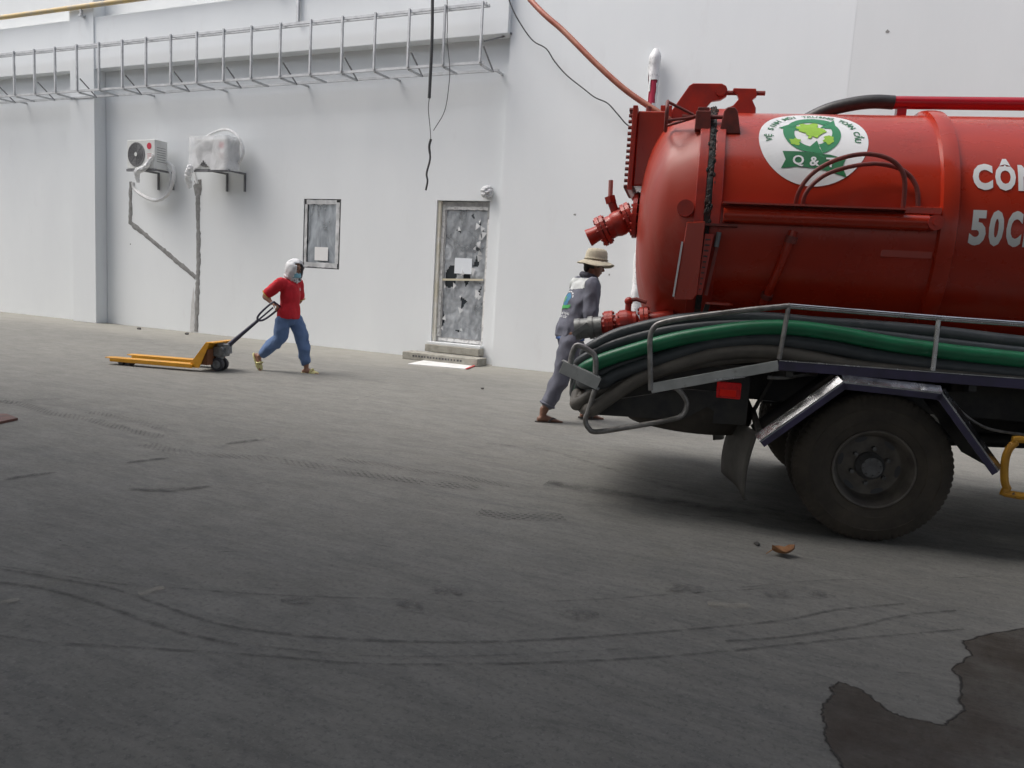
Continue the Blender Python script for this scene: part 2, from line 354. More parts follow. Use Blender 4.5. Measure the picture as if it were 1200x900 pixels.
# ------------------------------------------------------------------ ground
def concrete():
    m = bpy.data.materials.new('yard_concrete'); m.use_nodes = True; t = m.node_tree; n = t.nodes; l = t.links; b = n['Principled BSDF']
    tc = n.new('ShaderNodeTexCoord')
    def nz(sc, st=(1, 1, 1), rz=0, det=9, rg=.62, dist=0):
        mp = n.new('ShaderNodeMapping'); mp.inputs['Scale'].default_value = st; mp.inputs['Rotation'].default_value = (0, 0, rz); l.new(tc.outputs['Object'], mp.inputs[0])
        q = n.new('ShaderNodeTexNoise'); q.inputs['Scale'].default_value = sc; q.inputs['Detail'].default_value = det; q.inputs['Roughness'].default_value = rg; q.inputs['Distortion'].default_value = dist
        l.new(mp.outputs[0], q.inputs['Vector']); return q.outputs['Fac']
    def rng(s, a, c, lo=0, hi=1):
        q = n.new('ShaderNodeMapRange'); q.inputs['From Min'].default_value = a; q.inputs['From Max'].default_value = c; q.inputs['To Min'].default_value = lo; q.inputs['To Max'].default_value = hi; l.new(s, q.inputs['Value']); return q.outputs[0]
    def mix(f, A, B, mode='MIX'):
        q = n.new('ShaderNodeMix'); q.data_type = 'RGBA'; q.blend_type = mode
        if isinstance(f, float): q.inputs['Factor'].default_value = f
        else: l.new(f, q.inputs['Factor'])
        for i, X in ((6, A), (7, B)):
            if isinstance(X, tuple): q.inputs[i].default_value = (*X, 1)
            else: l.new(X, q.inputs[i])
        return q.outputs[2]
    c = mix(rng(nz(.35, dist=.6), .35, .68), (.184, .180, .163), (.152, .149, .136))
    c = mix(rng(nz(1.3, (1, 2.6, 1), .35), .42, .75), c, (.195, .192, .178))          # broom and trowel streaks
    c = mix(rng(nz(2.1, (.5, 3.5, 1), -.3, dist=.8), .50, .78), c, (.112, .112, .110))  # old rubber haze
    c = mix(rng(nz(.8, dist=1.5), .60, .74, 0, .5), c, (.165, .16, .132))              # faint ochre patches
    c = mix(rng(nz(7, det=11, rg=.7), .58, .75, 0, .55), c, (.10, .10, .098))
    c = mix(rng(nz(4.5, (.6, 1.6, 1), .2, 10, .72, .4), .44, .64, 0, .7), c, (.115, .115, .108))
    c = mix(rng(nz(16, (.5, 1.4, 1), .3, 8, .75), .47, .62, 0, .5), c, (.215, .212, .195))
    c = mix(rng(nz(3.1, (.25, 4, 1), .18, 9, .7), .55, .68, 0, .5), c, (.225, .22, .20))
    c = mix(rng(nz(38, det=7, rg=.75), .51, .62, 0, .55), c, (.085, .085, .083))
    c = mix(rng(nz(70, det=6), .57, .68, 0, .6), c, (.24, .237, .226))
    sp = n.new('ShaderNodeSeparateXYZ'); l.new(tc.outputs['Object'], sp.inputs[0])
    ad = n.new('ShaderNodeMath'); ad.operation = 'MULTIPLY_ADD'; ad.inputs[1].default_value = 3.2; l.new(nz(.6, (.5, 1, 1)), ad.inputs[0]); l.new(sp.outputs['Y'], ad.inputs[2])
    c = mix(rng(ad.outputs[0], 11.4, 13.6, 0, .75), c, (.31, .30, .262))               # pale plaster dust along the wall foot, with the brighter light there painted in
    l.new(c, b.inputs['Base Color'])
    l.new(rng(nz(3, dist=.5), .3, .7, .62, .82), b.inputs['Roughness']); b.inputs['Specular IOR Level'].default_value = .35
    bp = n.new('ShaderNodeBump'); bp.inputs['Strength'].default_value = .4; bp.inputs['Distance'].default_value = .01; l.new(nz(24, det=12, rg=.7), bp.inputs['Height']); l.new(bp.outputs[0], b.inputs['Normal'])
    return m
g = MB().add([(-120, -120, 0), (120, -120, 0), (120, 120, 0), (-120, 120, 0)], [(0, 1, 2, 3)])
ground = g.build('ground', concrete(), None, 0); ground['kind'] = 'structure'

# ------------------------------------------------------------------ canopy roof over the yard behind the photographer
cn = MB()
CY1, CZ = 3.4, 7.6
for i in range(60):
    x = -40+i*1.0; cn.box(x, x+.5, -24, CY1, CZ, CZ+.03); cn.box(x+.5, x+1.0, -24, CY1, CZ+.05, CZ+.08)
cn.box(-40, 20, CY1-.1, CY1+.05, CZ-.35, CZ)
can = cn.build('canopy_roof', canopy_m, None, 0); can['kind'] = 'structure'
for x in (-16, 7.5, 18):
    MB().box(x-.15, x+.15, -6.2, -5.9, 0, CZ).build('canopy_post', canopy_m, can)

# ------------------------------------------------------------------ factory building
WY = 11.9
bld = empty('factory_building', 'white plastered factory building with window, glazed door and overhanging beam', 'building', (0, 0, 0))
def wall_mb(x0, x1, z0, z1, y, d, holes):
    mb = MB(); xs = sorted({x0, x1} | {h[0] for h in holes} | {h[1] for h in holes}); zs = sorted({z0, z1} | {h[2] for h in holes} | {h[3] for h in holes})
    inh = lambda a, b, c, e: any(h[0] <= a and b <= h[1] and h[2] <= c and e <= h[3] for h in holes)
    for a, b in zip(xs, xs[1:]):
        for c, e in zip(zs, zs[1:]):
            if not inh(a, b, c, e): mb.add([(a, y, c), (b, y, c), (b, y, e), (a, y, e)], [(0, 1, 2, 3)])
    for a, b, c, e in holes:
        q = [(a, c), (b, c), (b, e), (a, e)]
        for i in range(4):
            (p0, p1), (q0, q1) = q[i], q[(i+1) % 4]; mb.add([(p0, y, p1), (q0, y, q1), (q0, y+d, q1), (p0, y+d, p1)], [(0, 3, 2, 1)])
    mb.add([(x0, y, z0), (x0, y+d, z0), (x0, y+d, z1), (x0, y, z1)], [(0, 3, 2, 1)])
    mb.add([(x1, y, z0), (x1, y+d, z0), (x1, y+d, z1), (x1, y, z1)], [(0, 1, 2, 3)])
    mb.add([(x0, y, z1), (x1, y, z1), (x1, y+d, z1), (x0, y+d, z1)], [(0, 1, 2, 3)])
    return mb
WX0, WX1, WZ0, WZ1 = -9.94, -9.08, 1.47, 2.76
DX0, DX1, DZ0, DZ1 = -7.03, -6.0, .30, 2.76
wall_mb(-40, -5.72, 0, 9.4, WY, .3, [(WX0, WX1, WZ0, WZ1), (DX0, DX1, DZ0, DZ1)]).build('wall', white_wall, bld, 0, recalc=False)
lab(MB().box(-5.72, -.6, 11.75, 12.2, 0, 9.4).build('wall', white_wall, bld, 0), 'white wall section standing proud right of the door')
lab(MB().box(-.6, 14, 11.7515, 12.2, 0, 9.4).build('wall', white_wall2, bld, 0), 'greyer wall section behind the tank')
MB().box(-40, -16.101, WY-.045, WY-.002, 0, 5.36).build('wall_panel', white_wall, bld, 0)
MB().box(-40, -5.722, 11.65, 11.898, 5.36, 6.40).build('beam', white_wall, bld, 0, .01)
MB().box(-16.1, -15.35, 11.62, 11.897, 0, 9.3).build('pilaster', white_wall, bld, 0, .008)
MB().box(-40.2, 14.2, 11.5, 22, 9.4, 9.6).build('roof_slab', white_wall2, bld, 0)
MB().box(-40, 14, 21.6, 21.9, 0, 9.4).build('rear_wall', white_wall2, bld, 0)
for x in (-40, 13.7): MB().box(x, x+.3, 12.21, 21.59, 0, 9.39).build('end_wall', white_wall2, bld, 0)
# mortar chases
def chase(pts, w, name='mortar_chase'):
    P = []
    for a, b in zip(pts, pts[1:]):
        a = Vector(a); b = Vector(b); k = max(2, int((b-a).length/.06))
        P += [a.lerp(b, i/k)+Vector((random.uniform(-.008, .008), 0, random.uniform(-.008, .008))) for i in range(k)]
    P.append(Vector(pts[-1])); mb = MB()
    R = [w*random.uniform(.8, 1.2)/2 for _ in P]; vs = []; fs = []
    for i, q in enumerate(P):
        d = (P[min(i+1, len(P)-1)]-P[max(i-1, 0)]).normalized(); s = d.cross(Vector((0, 1, 0))).normalized()
        vs += [q+s*R[i]*random.uniform(.9, 1.15), q+s*R[i]*.5+Vector((0, -random.uniform(.006, .016), 0)), q-s*R[i]*.5+Vector((0, -random.uniform(.006, .016), 0)), q-s*R[i]*random.uniform(.9, 1.15)]
        if i: o = 4*i; fs += [(o-4+k, o-3+k, o+1+k, o+k) for k in range(3)]
    mb.add(vs, fs); return mb.build(name, cement, bld, 60)
y = WY-.002
chase([(-14.60, y, 3.08), (-14.62, y, 2.22), (-12.70, y, 1.14)], .10)
chase([(-12.66, y, 3.0), (-12.63, y, 1.5), (-12.66, y, .6), (-12.68, y, .02)], .11)
chase([(-12.66, y-.004, 3.1), (-12.65, y-.004, 2.8)], .19)
# dirty smear and chips of the plaster
def patch(pts, m, name, y):
    MB().add([(px, y, pz) for px, pz in pts], [tuple(range(len(pts)))]).build(name, m, bld, 0)
patch([(-12.86, .01), (-12.74, .01), (-12.73, .5), (-12.76, .95), (-12.82, .6)], mat('plaster_smear', (.5, .5, .49), .9, c2=(.6, .6, .6), scale=9), 'plaster_smear', WY-.0035)
for px, py, s in ((101, 360, .03), (100.5, 367, .02), (153, 286, .025), (1040, 37, .03), (674, 251.5, .03), (714, 322, .02)):
    yy = 11.75 if px > 590 else WY-.045 if px < 110 else WY
    q = wp(px, py, yy)
    if px > 950: yy = 11.7515
    if px < 110: yy = WY-.045
    patch([(q.x+s*math.cos(a)*random.uniform(.4, 1), q.z+s*math.sin(a)*random.uniform(.4, 1)) for a in [i*PI/4 for i in range(8)]], cement, 'plaster_chip', yy-.003)

# window
win = MB()
for a in ((WX0, WX1, WZ0, WZ0+.035), (WX0, WX1, WZ1-.035, WZ1), (WX0, WX0+.035, WZ0+.035, WZ1-.035), (WX1-.035, WX1, WZ0+.035, WZ1-.035)): win.box(a[0]+.001, a[1]-.001, WY+.012, WY+.08, a[2]+.001, a[3]-.001)
window = win.build('window', dark_frame, bld, 0, .003)
MB().box(WX0+.036, WX1-.036, WY+.055, WY+.062, WZ0+.036, WZ1-.036).build('pane', glass, window, 0)
fr_mb = MB()
for a in ((WX0+.03, WX1-.05, WZ0+.02, WZ0+.11), (WX0+.06, WX1-.1, WZ1-.10, WZ1-.015), (WX0+.02, WX0+.085, WZ0+.10, WZ1-.10), (WX1-.11, WX1-.03, WZ0+.10, WZ1-.06)):
    n_ = 14; pts = []
    lng = (a[1]-a[0]) > (a[3]-a[2])
    for i in range(n_+1):
        t = i/n_
        if lng: pts.append(Vector((a[0]+(a[1]-a[0])*t, WY+.008-random.uniform(0, .006), (a[2]+a[3])/2)))
        else: pts.append(Vector(((a[0]+a[1])/2, WY+.008-random.uniform(0, .006), a[2]+(a[3]-a[2])*t)))
    w_ = (a[3]-a[2]) if lng else (a[1]-a[0])
    fr_mb.strip(pts, [w_*random.uniform(.85, 1.1) for _ in pts], up=(0, 1, 0))
fr_mb.build('frame_wrap', film, window, 0)
def film_grid(x0, x1, z0, z1, y, nx, nz, amp, fs, holes=(), seed=0):
    mb = MB(); idx = {}
    inside = lambda px, pz, poly: sum(((poly[i][1] > pz) != (poly[i-1][1] > pz)) and px < (poly[i-1][0]-poly[i][0])*(pz-poly[i][1])/(poly[i-1][1]-poly[i][1]+1e-9)+poly[i][0] for i in range(len(poly))) % 2 == 1
    vs = []; fs_ = []
    for j in range(nz+1):
        for i in range(nx+1):
            u, v = i/nx, j/nz; X = x0+(x1-x0)*u; Zz = z0+(z1-z0)*v
            vs.append((X, y+amp*(noise.noise(Vector((X*fs*2, seed, Zz*fs)))+.5*noise.noise(Vector((X*fs*5, seed+5, Zz*fs*3)))), Zz))
    for j in range(nz):
        for i in range(nx):
            u, v = (i+.5)/nx, (j+.5)/nz
            if not any(inside(u, v, h) for h in holes): fs_.append((j*(nx+1)+i, j*(nx+1)+i+1, (j+1)*(nx+1)+i+1, (j+1)*(nx+1)+i))
    return mb.add(vs, fs_)
film_grid(WX0+.09, WX1-.1, WZ0+.1, WZ1-.1, WY+.035, 24, 40, .012, 3).build('protective_film', film_win, window, 180)
nb = MB().box(WX0+.27, WX0+.58, WY+.015, WY+.017, WZ0+.15, WZ0+.40).build('paper_notice', paper_w, window, 0)
# door
door = MB()
fy = WY+.09
for a in ((DX0+.06, DX1-.004, DZ0+.002, DZ0+.09), (DX0+.06, DX1-.004, DZ1-.10, DZ1-.012), (DX0+.06, DX0+.15, DZ0+.09, DZ1-.10), (DX1-.085, DX1-.004, DZ0+.09, DZ1-.10)): door.box(a[0], a[1], fy, fy+.07, a[2], a[3])
door = door.build('door', alu, bld, 0, .004)
MB().box(DX0+.002, DX0+.058, WY+.03, WY+.2, DZ0+.002, DZ1-.004).build('reveal_strip', plywood, door, 0)
MB().box(DX0+.15, DX1-.085, fy+.04, fy+.048, DZ0+.09, DZ1-.10).build('pane', glass, door, 0)
holes = [[(.08,.40),(.06,.50),(.16,.56),(.34,.565),(.60,.56),(.72,.53),(.5,.52),(.34,.50),(.30,.41),(.18,.39)],
         [(.48,.51),(.66,.51),(.66,.46),(.56,.41),(.52,.45)], [(.46,.33),(.62,.30),(.48,.23)],
         [(.70,.56),(.80,.66),(.86,.63),(.84,.57)], [(.74,.70),(.84,.73),(.86,.66),(.8,.68)], [(.26,.83),(.36,.84),(.40,.80),(.34,.82)],
         [(.86,.78),(.9,.85),(.94,.80)], [(.60,.94),(.66,.96),(.68,.92)], [(.02,.06),(.05,.22),(.10,.16),(.06,.08)], [(.36,.07),(.52,.075),(.44,.055)], [(.84,.36),(.93,.42),(.9,.34)],[(.78,.86),(.83,.9),(.84,.86)]]
film_grid(DX0+.12, DX1-.07, DZ0+.07, DZ1-.11, fy+.016, 44, 110, .016, 5, holes, 3).build('torn_plastic_film', film_door, door, 180)
fl = MB()
for i in range(26):   # curled flaps along the tears
    h = random.choice(holes); u, v = random.choice(h); X = DX0+.12+(DX1-DX0-.19)*u; Zz = DZ0+.07+(DZ1-DZ0-.18)*v; s = random.uniform(.02, .07); a = random.uniform(0, 6.3)
    p = [Vector((X+s*math.cos(a+k*1.9), fy-.004-random.uniform(0, .02), Zz+s*1.3*math.sin(a+k*1.9))) for k in range(3)]; fl.add(p, [(0, 1, 2)])
fl.build('film_shreds', film, door, 0)['kind'] = 'stuff'
MB().bar((DX0+.14, fy-.012, DZ0+1.10), (DX1-.09, fy-.012, DZ0+1.135), .02, .035).build('push_bar', mat('bar_tape', (.55, .5, .38), .6), door, 0)
MB().box(DX0+.36, DX0+.70, fy-.0045, fy-.003, DZ0+1.22, DZ0+1.49).build('paper_notice', paper, door, 0)
tm = MB()
for x0, x1, z0, z1 in ((DX0+.065, DX0+.125, DZ0+.1, DZ1-.06), (DX1-.07, DX1-.015, DZ0+.06, DZ1-.3), (DX0+.1, DX1-.05, DZ0+.02, DZ0+.075), (DX0+.12, DX1-.07, DZ1-.15, DZ1-.09)):
    lng = (x1-x0) > (z1-z0); N = 22
    pts = [Vector((x0+(x1-x0)*i/N, fy-.004-random.uniform(0, .005), (z0+z1)/2)) if lng else Vector(((x0+x1)/2, fy-.004-random.uniform(0, .005), z0+(z1-z0)*i/N)) for i in range(N+1)]
    tm.strip(pts, [(min(x1-x0, z1-z0))*random.uniform(.7, 1.15) for _ in pts], up=(0, 1, 0))
tm.build('frame_wrap', tape, door, 0)
MB().box(DX0-.02, DX1+.02, 11.78, 11.897, .262, .305).build('door_sill', white_wall2, bld, 0, .005)
st = MB().box(DX0-.0, DX1+.04, 11.70, 11.896, .135, .262).build('step', step_conc, bld, 0, .01)
st = MB().box(-7.27, -5.80, 11.36, 11.70, 0, .13).build('step', step_conc, bld, 0, .012)
hm = MB()
for i in range(17): hm.box(-7.06+i*.058, -7.03+i*.058+random.uniform(-.006, .008), 11.3565, 11.37, .055, .085)
hm.build('brick_holes', dark_frame, st, 0)['kind'] = 'stuff'
# bracket strut at the top of the wall and little lamp box
MB().bar((-9.93, 11.60, 5.85), (-9.93, 11.60, 6.4), .05, .05).bar((-9.93, 11.6, 6.2), (-10.12, 11.6, 6.75), .04, .04).bar((-9.93, 11.6, 6.2), (-9.76, 11.6, 6.75), .03, .03).build('strut', steel, bld, 0)
q = wp(571, 225, 11.82)
lampo = MB(); lampo.box(q.x-.07, q.x+.06, 11.8, 11.898, q.z-.07, q.z+.08)
lb = tag(lampo.build('wall_lamp', dk_grey, None, 0, .01), 'small plastic-wrapped lamp box on the wall above the door', 'lamp')
w_ = MB().sph((q.x-.005, 11.82, q.z), .105, .075, .10, 14); remesh('plastic_wrap', w_, .012, film, lb, 2, .02, 22)

# ------------------------------------------------------------------ yellow pipe, cable ladder, cables on the wall
pp = empty('overhead_pipe', 'yellowish pipe running high along the wall above the ladder cage', 'pipe', (0, 0, 0))
MB().tube([(-30, 11.55, 6.60), (-14, 11.55, 6.60), (-8, 11.55, 6.60)], .05, 12).build('pipe', yellow_pipe, pp)
for x in (-21.5, -15.62, -10.4): MB().bar((x, 11.55, 6.54), (x, 11.55, 6.42), .06, .03).bar((x, 11.50, 6.42), (x, 11.645, 6.42), .07, .03, (0, 0, 1)).build('pipe_bracket', steel, pp, 0)
cl = empty('cable_ladder', 'long galvanised steel ladder cage mounted along the upper wall', 'cable ladder', (0, 0, 0))
TX0, TX1, FY, BY = -24.2, -5.93, 11.2, 11.62
for (yy, z, n) in ((FY, 5.675, 'rail'), (FY+.10, 5.675, 'rail'), (FY, 4.80, 'rail'), (BY, 4.79, 'rail')):
    MB().bar((TX0, yy, z), (TX1+(.1 if yy == BY else .04), yy, z), .035, .04).build(n, steel, cl, 0)
k = 0; x = -5.95
while x > TX0:
    b_ = MB().bar((x, FY-.022, 4.80), (x, FY-.022, 5.71), .042, .03, (1, 0, 0)).build('rung', steel, cl, 0)
    MB().bar((x, FY+.019, 4.775), (x+.02, BY-.02, 4.767), .035, .03).build('cross_bar', steel, cl, 0)
    MB().bar((x, FY+.018, 5.697), (x, FY+.082, 5.697), .03, .012).build('cross_bar', steel, cl, 0)
    if k % 2 == 0: MB().bar((x+.03, FY+.02, 5.05), (x+.03, BY-.02, 4.765), .018, .018).build('brace', dsteel, cl, 0)
    if k % 3 == 0: MB().bar((x+.05, BY+.019, 4.80), (x+.05, 11.895, 4.80), .03, .03).build('wall_arm', steel, cl, 0)
    k += 1; x -= .665*random.uniform(.99, 1.01)
MB().bar((-5.9, FY, 5.12), (-5.84, 11.88, 5.40), .02, .02).bar((-5.90, 11.88, 5.40), (-5.70, 11.735, 5.38), .03, .03).build('brace', dsteel, cl, 0)
hc = MB().tube(smooth_path([(-6.86, 11.05, 9.2), (-6.80, 11.05, 6.3), (-6.76, 11.05, 5.2), wp(503, 115, 11.05)]), .026, 8).build('hanging_cable', black_rub)
tag(hc, 'thick black cable hanging straight down past the ladder cage end', 'cable')
pts = [wp(*a, 11.05) for a in ((503, 115), (502, 128), (504, 150), (505, 166))]
low = [wp(*a, 11.05) for a in ((505, 163), (503, 172), (504, 186), (500, 203), (501, 212), (499, 223))]
tn = MB().tube(smooth_path(pts), .006, 6).build('wire_end', black_rub, hc)
MB().tube(smooth_path(low), [.02]*10+[.016]*(len(smooth_path(low))-10), 8).build('frayed_end', black_rub, hc)
pts = [(-6.85, 11.15, 9.0)]+[wp(*a, 11.15) for a in ((524, 0), (524, 45), (527, 78), (526, 100), (521, 130), (508, 153))]
tag(MB().tube(smooth_path(pts), .006, 6).build('thin_wire', black_rub), 'thin grey wire looping loosely beside the thick hanging cable', 'wire')
pts = [wp(*a, 11.62) for a in ((590, -22), (600, 9), (612, 31), (625, 48), (640, 57), (650, 72), (664, 88), (684, 104), (697, 114), (712, 121), (724, 134), (736, 147), (752, 153), (770, 170), (790, 210))]
tag(MB().tube(smooth_path(pts), .011, 6).build('sagging_wire', black_rub), 'thin dark wire sagging across the white wall towards the truck', 'wire')

# ------------------------------------------------------------------ wrapped downpipe
dp = empty('downpipe', 'red pipe wrapped in white plastic standing against the wall behind the tank', 'pipe', (-3.27, 11.62, 0))
MB().tube([(0, 0, 0), (0, 0, 4.8)], .058, 16).build('pipe', mat('red_pipe_paint', (.42, .02, .06), .4), dp)
wr = MB(); n_ = 20; H = 120; vs = []; fs_ = []
for j in range(H+1):
    z = 4.95*j/H; bul = .016*math.exp(-((z-4.80)/.13)**2)-.05*max(0, (z-4.86)/.09)
    for i in range(n_):
        a = 2*PI*i/n_; rr = .064+bul+.020*noise.noise(Vector((math.cos(a)*2.5, math.sin(a)*2.5, z*8)))+.01
        vs.append((rr*math.cos(a), rr*math.sin(a), z))
for j in range(H):
    for i in range(n_):
        a = 2*PI*(i+.5)/n_; z = 4.95*(j+.5)/H
        if 4.15 < z < 4.50 and -.9 < a-(5.1+1.2*(z-4.3)) < .55: continue
        if noise.noise(Vector((math.cos(a)*1.3, math.sin(a)*1.3, z*1.4+9))) > .42: continue
        fs_.append((j*n_+i, j*n_+(i+1) % n_, (j+1)*n_+(i+1) % n_, (j+1)*n_+i))
wr.add(vs, fs_).build('plastic_wrap', mat('milky_wrap_film', (.72, .72, .73), .35, c2=(.45, .45, .46), scale=22, lo=.55, hi=.66, bump=.8, bscale=40), dp, 180)

# ------------------------------------------------------------------ air conditioner units
def ac_unit(label, x, z, w, h, wrapped):
    o = empty('air_conditioner_unit', label, 'air conditioner', (x, 11.4, z), 0, 'air conditioner units on the white wall')
    MB().box(0, w, 0, .31, 0, h).build('casing', ac_white, o, 0, .012)
    fc = (w*.34, 0, h*.5); rr = h*.42
    MB().lathe([(rr, .002), (rr, -.012), (rr-.02, -.014), (rr-.02, .0025)], fc, (0, 1, 0), 32).build('fan_ring', ac_dark, o)
    gm = MB()
    for i in range(5): gm.lathe([(rr*(.2+.17*i), -.012), (rr*(.2+.17*i)+.006, -.012), (rr*(.2+.17*i)+.006, -.006), (rr*(.2+.17*i), -.006)], fc, (0, 1, 0), 28, closed=False)
    for i in range(8):
        a = i*PI/4; gm.bar((fc[0], -.008, fc[2]), (fc[0]+math.cos(a)*rr, -.008, fc[2]+math.sin(a)*rr), .006, .006)
    gm.build('fan_grille', dsteel, o, 0)
    MB().cyl((fc[0], -.001, fc[2]), (fc[0], -.005, fc[2]), rr-.022, 28).build('fan_opening', ac_dark, o)
    MB().cyl((fc[0], -.012, fc[2]), (fc[0], -.02, fc[2]), .04, 14).build('fan_hub', ac_white, o)
    MB().cyl((w*.80, -.001, h*.78), (w*.80, -.004, h*.78), .065, 20).build('red_badge', red_logo, o)
    lm = MB()
    for i in range(3): lm.box(w*.73, w*.88, -.003, -.001, h*(.5-.07*i), h*(.5-.07*i)+.008)
    lm.build('print_lines', red_logo, o, 0)
    sm = MB()
    for i in range(7): sm.box(w, w+.004, .05, .26, h*(.25+.08*i), h*(.25+.08*i)+.01)
    sm.build('side_louvres', dsteel, o, 0)
    for bx in (.42*w, .96*w):
        MB().bar((bx, -.02, -.02), (bx, .495, -.02), .035, .035).bar((bx, .48, -.037), (bx, .48, -.36), .035, .03, (1, 0, 0)).build('bracket', dsteel, o, 0)
    MB().box(-.01, w+.02, -.012, .03, -.05, -.004).build('base_rail', dsteel, o, 0)
    if wrapped:
        wm = MB(); nx, nz = 26, 18; vs = []; fs_ = []
        for j in range(nz+1):
            for i in range(nx+1):
                u, v = i/nx, j/nz; X = -.12+(w+.2)*u; Zz = -.02+(h+.07)*v
                if u < .15: Zz -= .1*(1-u/.15)*(1-v)
                yy = -.035-.010*noise.noise(Vector((X*5, 1, Zz*5)))-.004*noise.noise(Vector((X*23, 4, Zz*16)))
                if u > .88: yy += (u-.88)/.12*.3; X = w+.015+.012*noise.noise(Vector((1, yy*12, Zz*12)))
                vs.append((X, yy, Zz))
        for j in range(nz):
            for i in range(nx):
                u, v = (i+.5)/nx, (j+.5)/nz
                if v < .26*math.exp(-((u-.36)/.13)**2): continue
                fs_.append((j*(nx+1)+i, j*(nx+1)+i+1, (j+1)*(nx+1)+i+1, (j+1)*(nx+1)+i))
        wm.add(vs, fs_).build('plastic_wrap', film, o, 180)
        tm_ = MB().limb([(-.08, -.03, .02), (-.18, .0, -.15), (-.24, .1, -.28), (-.33, .15, -.34)], [.07, .06, .05, .02], 8); remesh('torn_wrap_tail', tm_, .015, film, o, 2, .012, 16)
    else:
        tm_ = MB().limb([(w*.95, -.02, .25), (w*.75, -.05, .02), (w*.4, -.02, -.06), (w*.32, .05, -.25)], [.03, .05, .06, .03], 8); remesh('loose_wrap', tm_, .015, film, o, 2, .012, 16)
    return o
a1 = ac_unit('unwrapped white air conditioner with visible fan, further from the window', -14.09, 3.26, .79, .57, False)
a2 = ac_unit('air conditioner wrapped in torn plastic, nearer the window', -12.22, 3.24, .86, .57, True)
def lp(o, pts): return [Vector(q)-Vector(o.location) for q in pts]
h1 = [wp(*a, 11.7) for a in ((156, 214), (158, 222), (170, 231), (184, 235), (196, 228), (203, 212), (203, 198), (197, 191), (190, 192))]
MB().tube(smooth_path(lp(a1, h1)), .035, 8).build('pipe_insulation', white_pvc, a1)
h1 = [wp(*a, 11.72) for a in ((156, 220), (172, 231), (186, 233), (196, 224), (200, 205), (194, 194))]
MB().tube(smooth_path(lp(a1, h1)), .022, 8).build('drain_hose', white_pvc, a1)
h2 = [wp(*a, 11.65) for a in ((231, 215), (228, 203), (227, 188), (229, 175), (239, 163), (252, 155), (265, 152), (276, 157), (283, 168), (285, 180), (280, 191))]
MB().tube(smooth_path(lp(a2, h2)), .028, 8).build('pipe_insulation', white_pvc, a2)

# ------------------------------------------------------------------ truck
trk = empty('vacuum_truck', 'red vacuum tanker truck with hoses racked along its side', 'truck', TO, TY)
TR, ZC, YC = .8, 1.87, 1.05
def cy(x, th, off=0): return Vector((x, YC-(TR+off)*math.cos(th), ZC+(TR+off)*math.sin(th)))
AX = (1, 0, 0)
# tank
MB().lathe([(TR, 0), (TR, 4.75)], (-1.10, YC, ZC), AX, 96).build('tank_shell', red, trk)
prof = [(TR*math.sin(a)**.72 if a > 0 else 0, 0) for a in [i*PI/2/16 for i in range(17)]]
dome = []
for i in range(19):
    rho = TR*i/18; dome.append((rho, -(.40*(1-(i/18)**3)**.42)))
red_chalk = mat('chalked_red_paint', (.44, .036, .016), .42, c2=(.38, .05, .03), scale=3, c3=(.42, .14, .11), s3=2.0, lo3=.5, hi3=.8, stretch=(.5, 2, .4), rvar=.08)
rd = MB().lathe(dome, (-1.215, YC, ZC), AX, 96).build('rear_dome', red_chalk, trk, 60)
MB().lathe([(0, .35)]+[(TR*i/10, .35*(1-(i/10)**3)**.45) for i in range(1, 11)], (3.65, YC, ZC), AX, 48).build('front_dome', red, trk, 60)
for x0, x1, ro in ((-1.235, -1.175, .026), (-1.135, -1.075, .026)):
    MB().lathe([(TR-.02, 0), (TR+ro, 0), (TR+ro, x1-x0), (TR-.02, x1-x0)], (x0, YC, ZC), AX, 96).build('seam_flange', red_part, trk, 35, .004)
gz = MB().lathe([(TR-.02, 0), (TR+.019, 0), (TR+.023, .01), (TR+.023, .032), (TR+.019, .04), (TR-.02, .04)], (-1.175, YC, ZC), AX, 240, mod=lambda i, k: 1+(.016*abs(noise.noise(Vector((k*.23, i*3, 0)))) if 0 < i < 5 else 0)).build('gasket', gasket, trk, 60)
dr = MB()
for i in range(150):   # dried sludge along the joint
    th = random.uniform(-.2, 1.45); s = random.uniform(.004, .013); c = cy(-1.155+random.gauss(0, .012), th, .026); dr.sph(c, s*random.uniform(.6, 1), s*.5, s*random.uniform(1, 2.4), 6)
dz = dr.build('sludge_drips', gasket, trk, 180); dz['kind'] = 'stuff'
for xr in (.20, 1.72, 3.2):
    MB().lathe([(TR-.01, 0), (TR+.03, .012), (TR+.034, .04), (TR+.034, .075), (TR+.03, .10), (TR-.01, .115)], (xr-.03, YC, ZC), AX, 96).build('rib_ring', red, trk)
# longitudinal hinge bar with ledge
MB().tube([(-1.06, .205, 1.897), (.10, .205, 1.897)], .046, 16).build('side_bar', red, trk)
MB().box(-1.07, -.03, .155, .262, 1.962, 1.972).build('side_ledge', red, trk, 0)
MB().box(-.03, .17, .20, .30, 1.945, 1.99).build('bar_pad', red, trk, 0, .006)
MB().cyl((.135, .30, 1.897), (.135, .155, 1.897), .045, 18).build('bar_boss', red_part, trk)
MB().cyl((.135, .155, 1.897), (.135, .145, 1.897), .02, 10).build('bolt', red_part, trk)
MB().cyl((-1.29, .32, 1.93), (-1.29, .205, 1.93), .052, 20).build('bar_boss', red_part, trk)
MB().tube([(-1.50, .47, 1.92), (-1.34, .30, 1.925)], .014, 8).build('dome_rod', red_part, trk)
MB().box(-.12, .17, .262, .36, 1.69, 1.745).build('bar_bracket', red, trk, 0, .006)
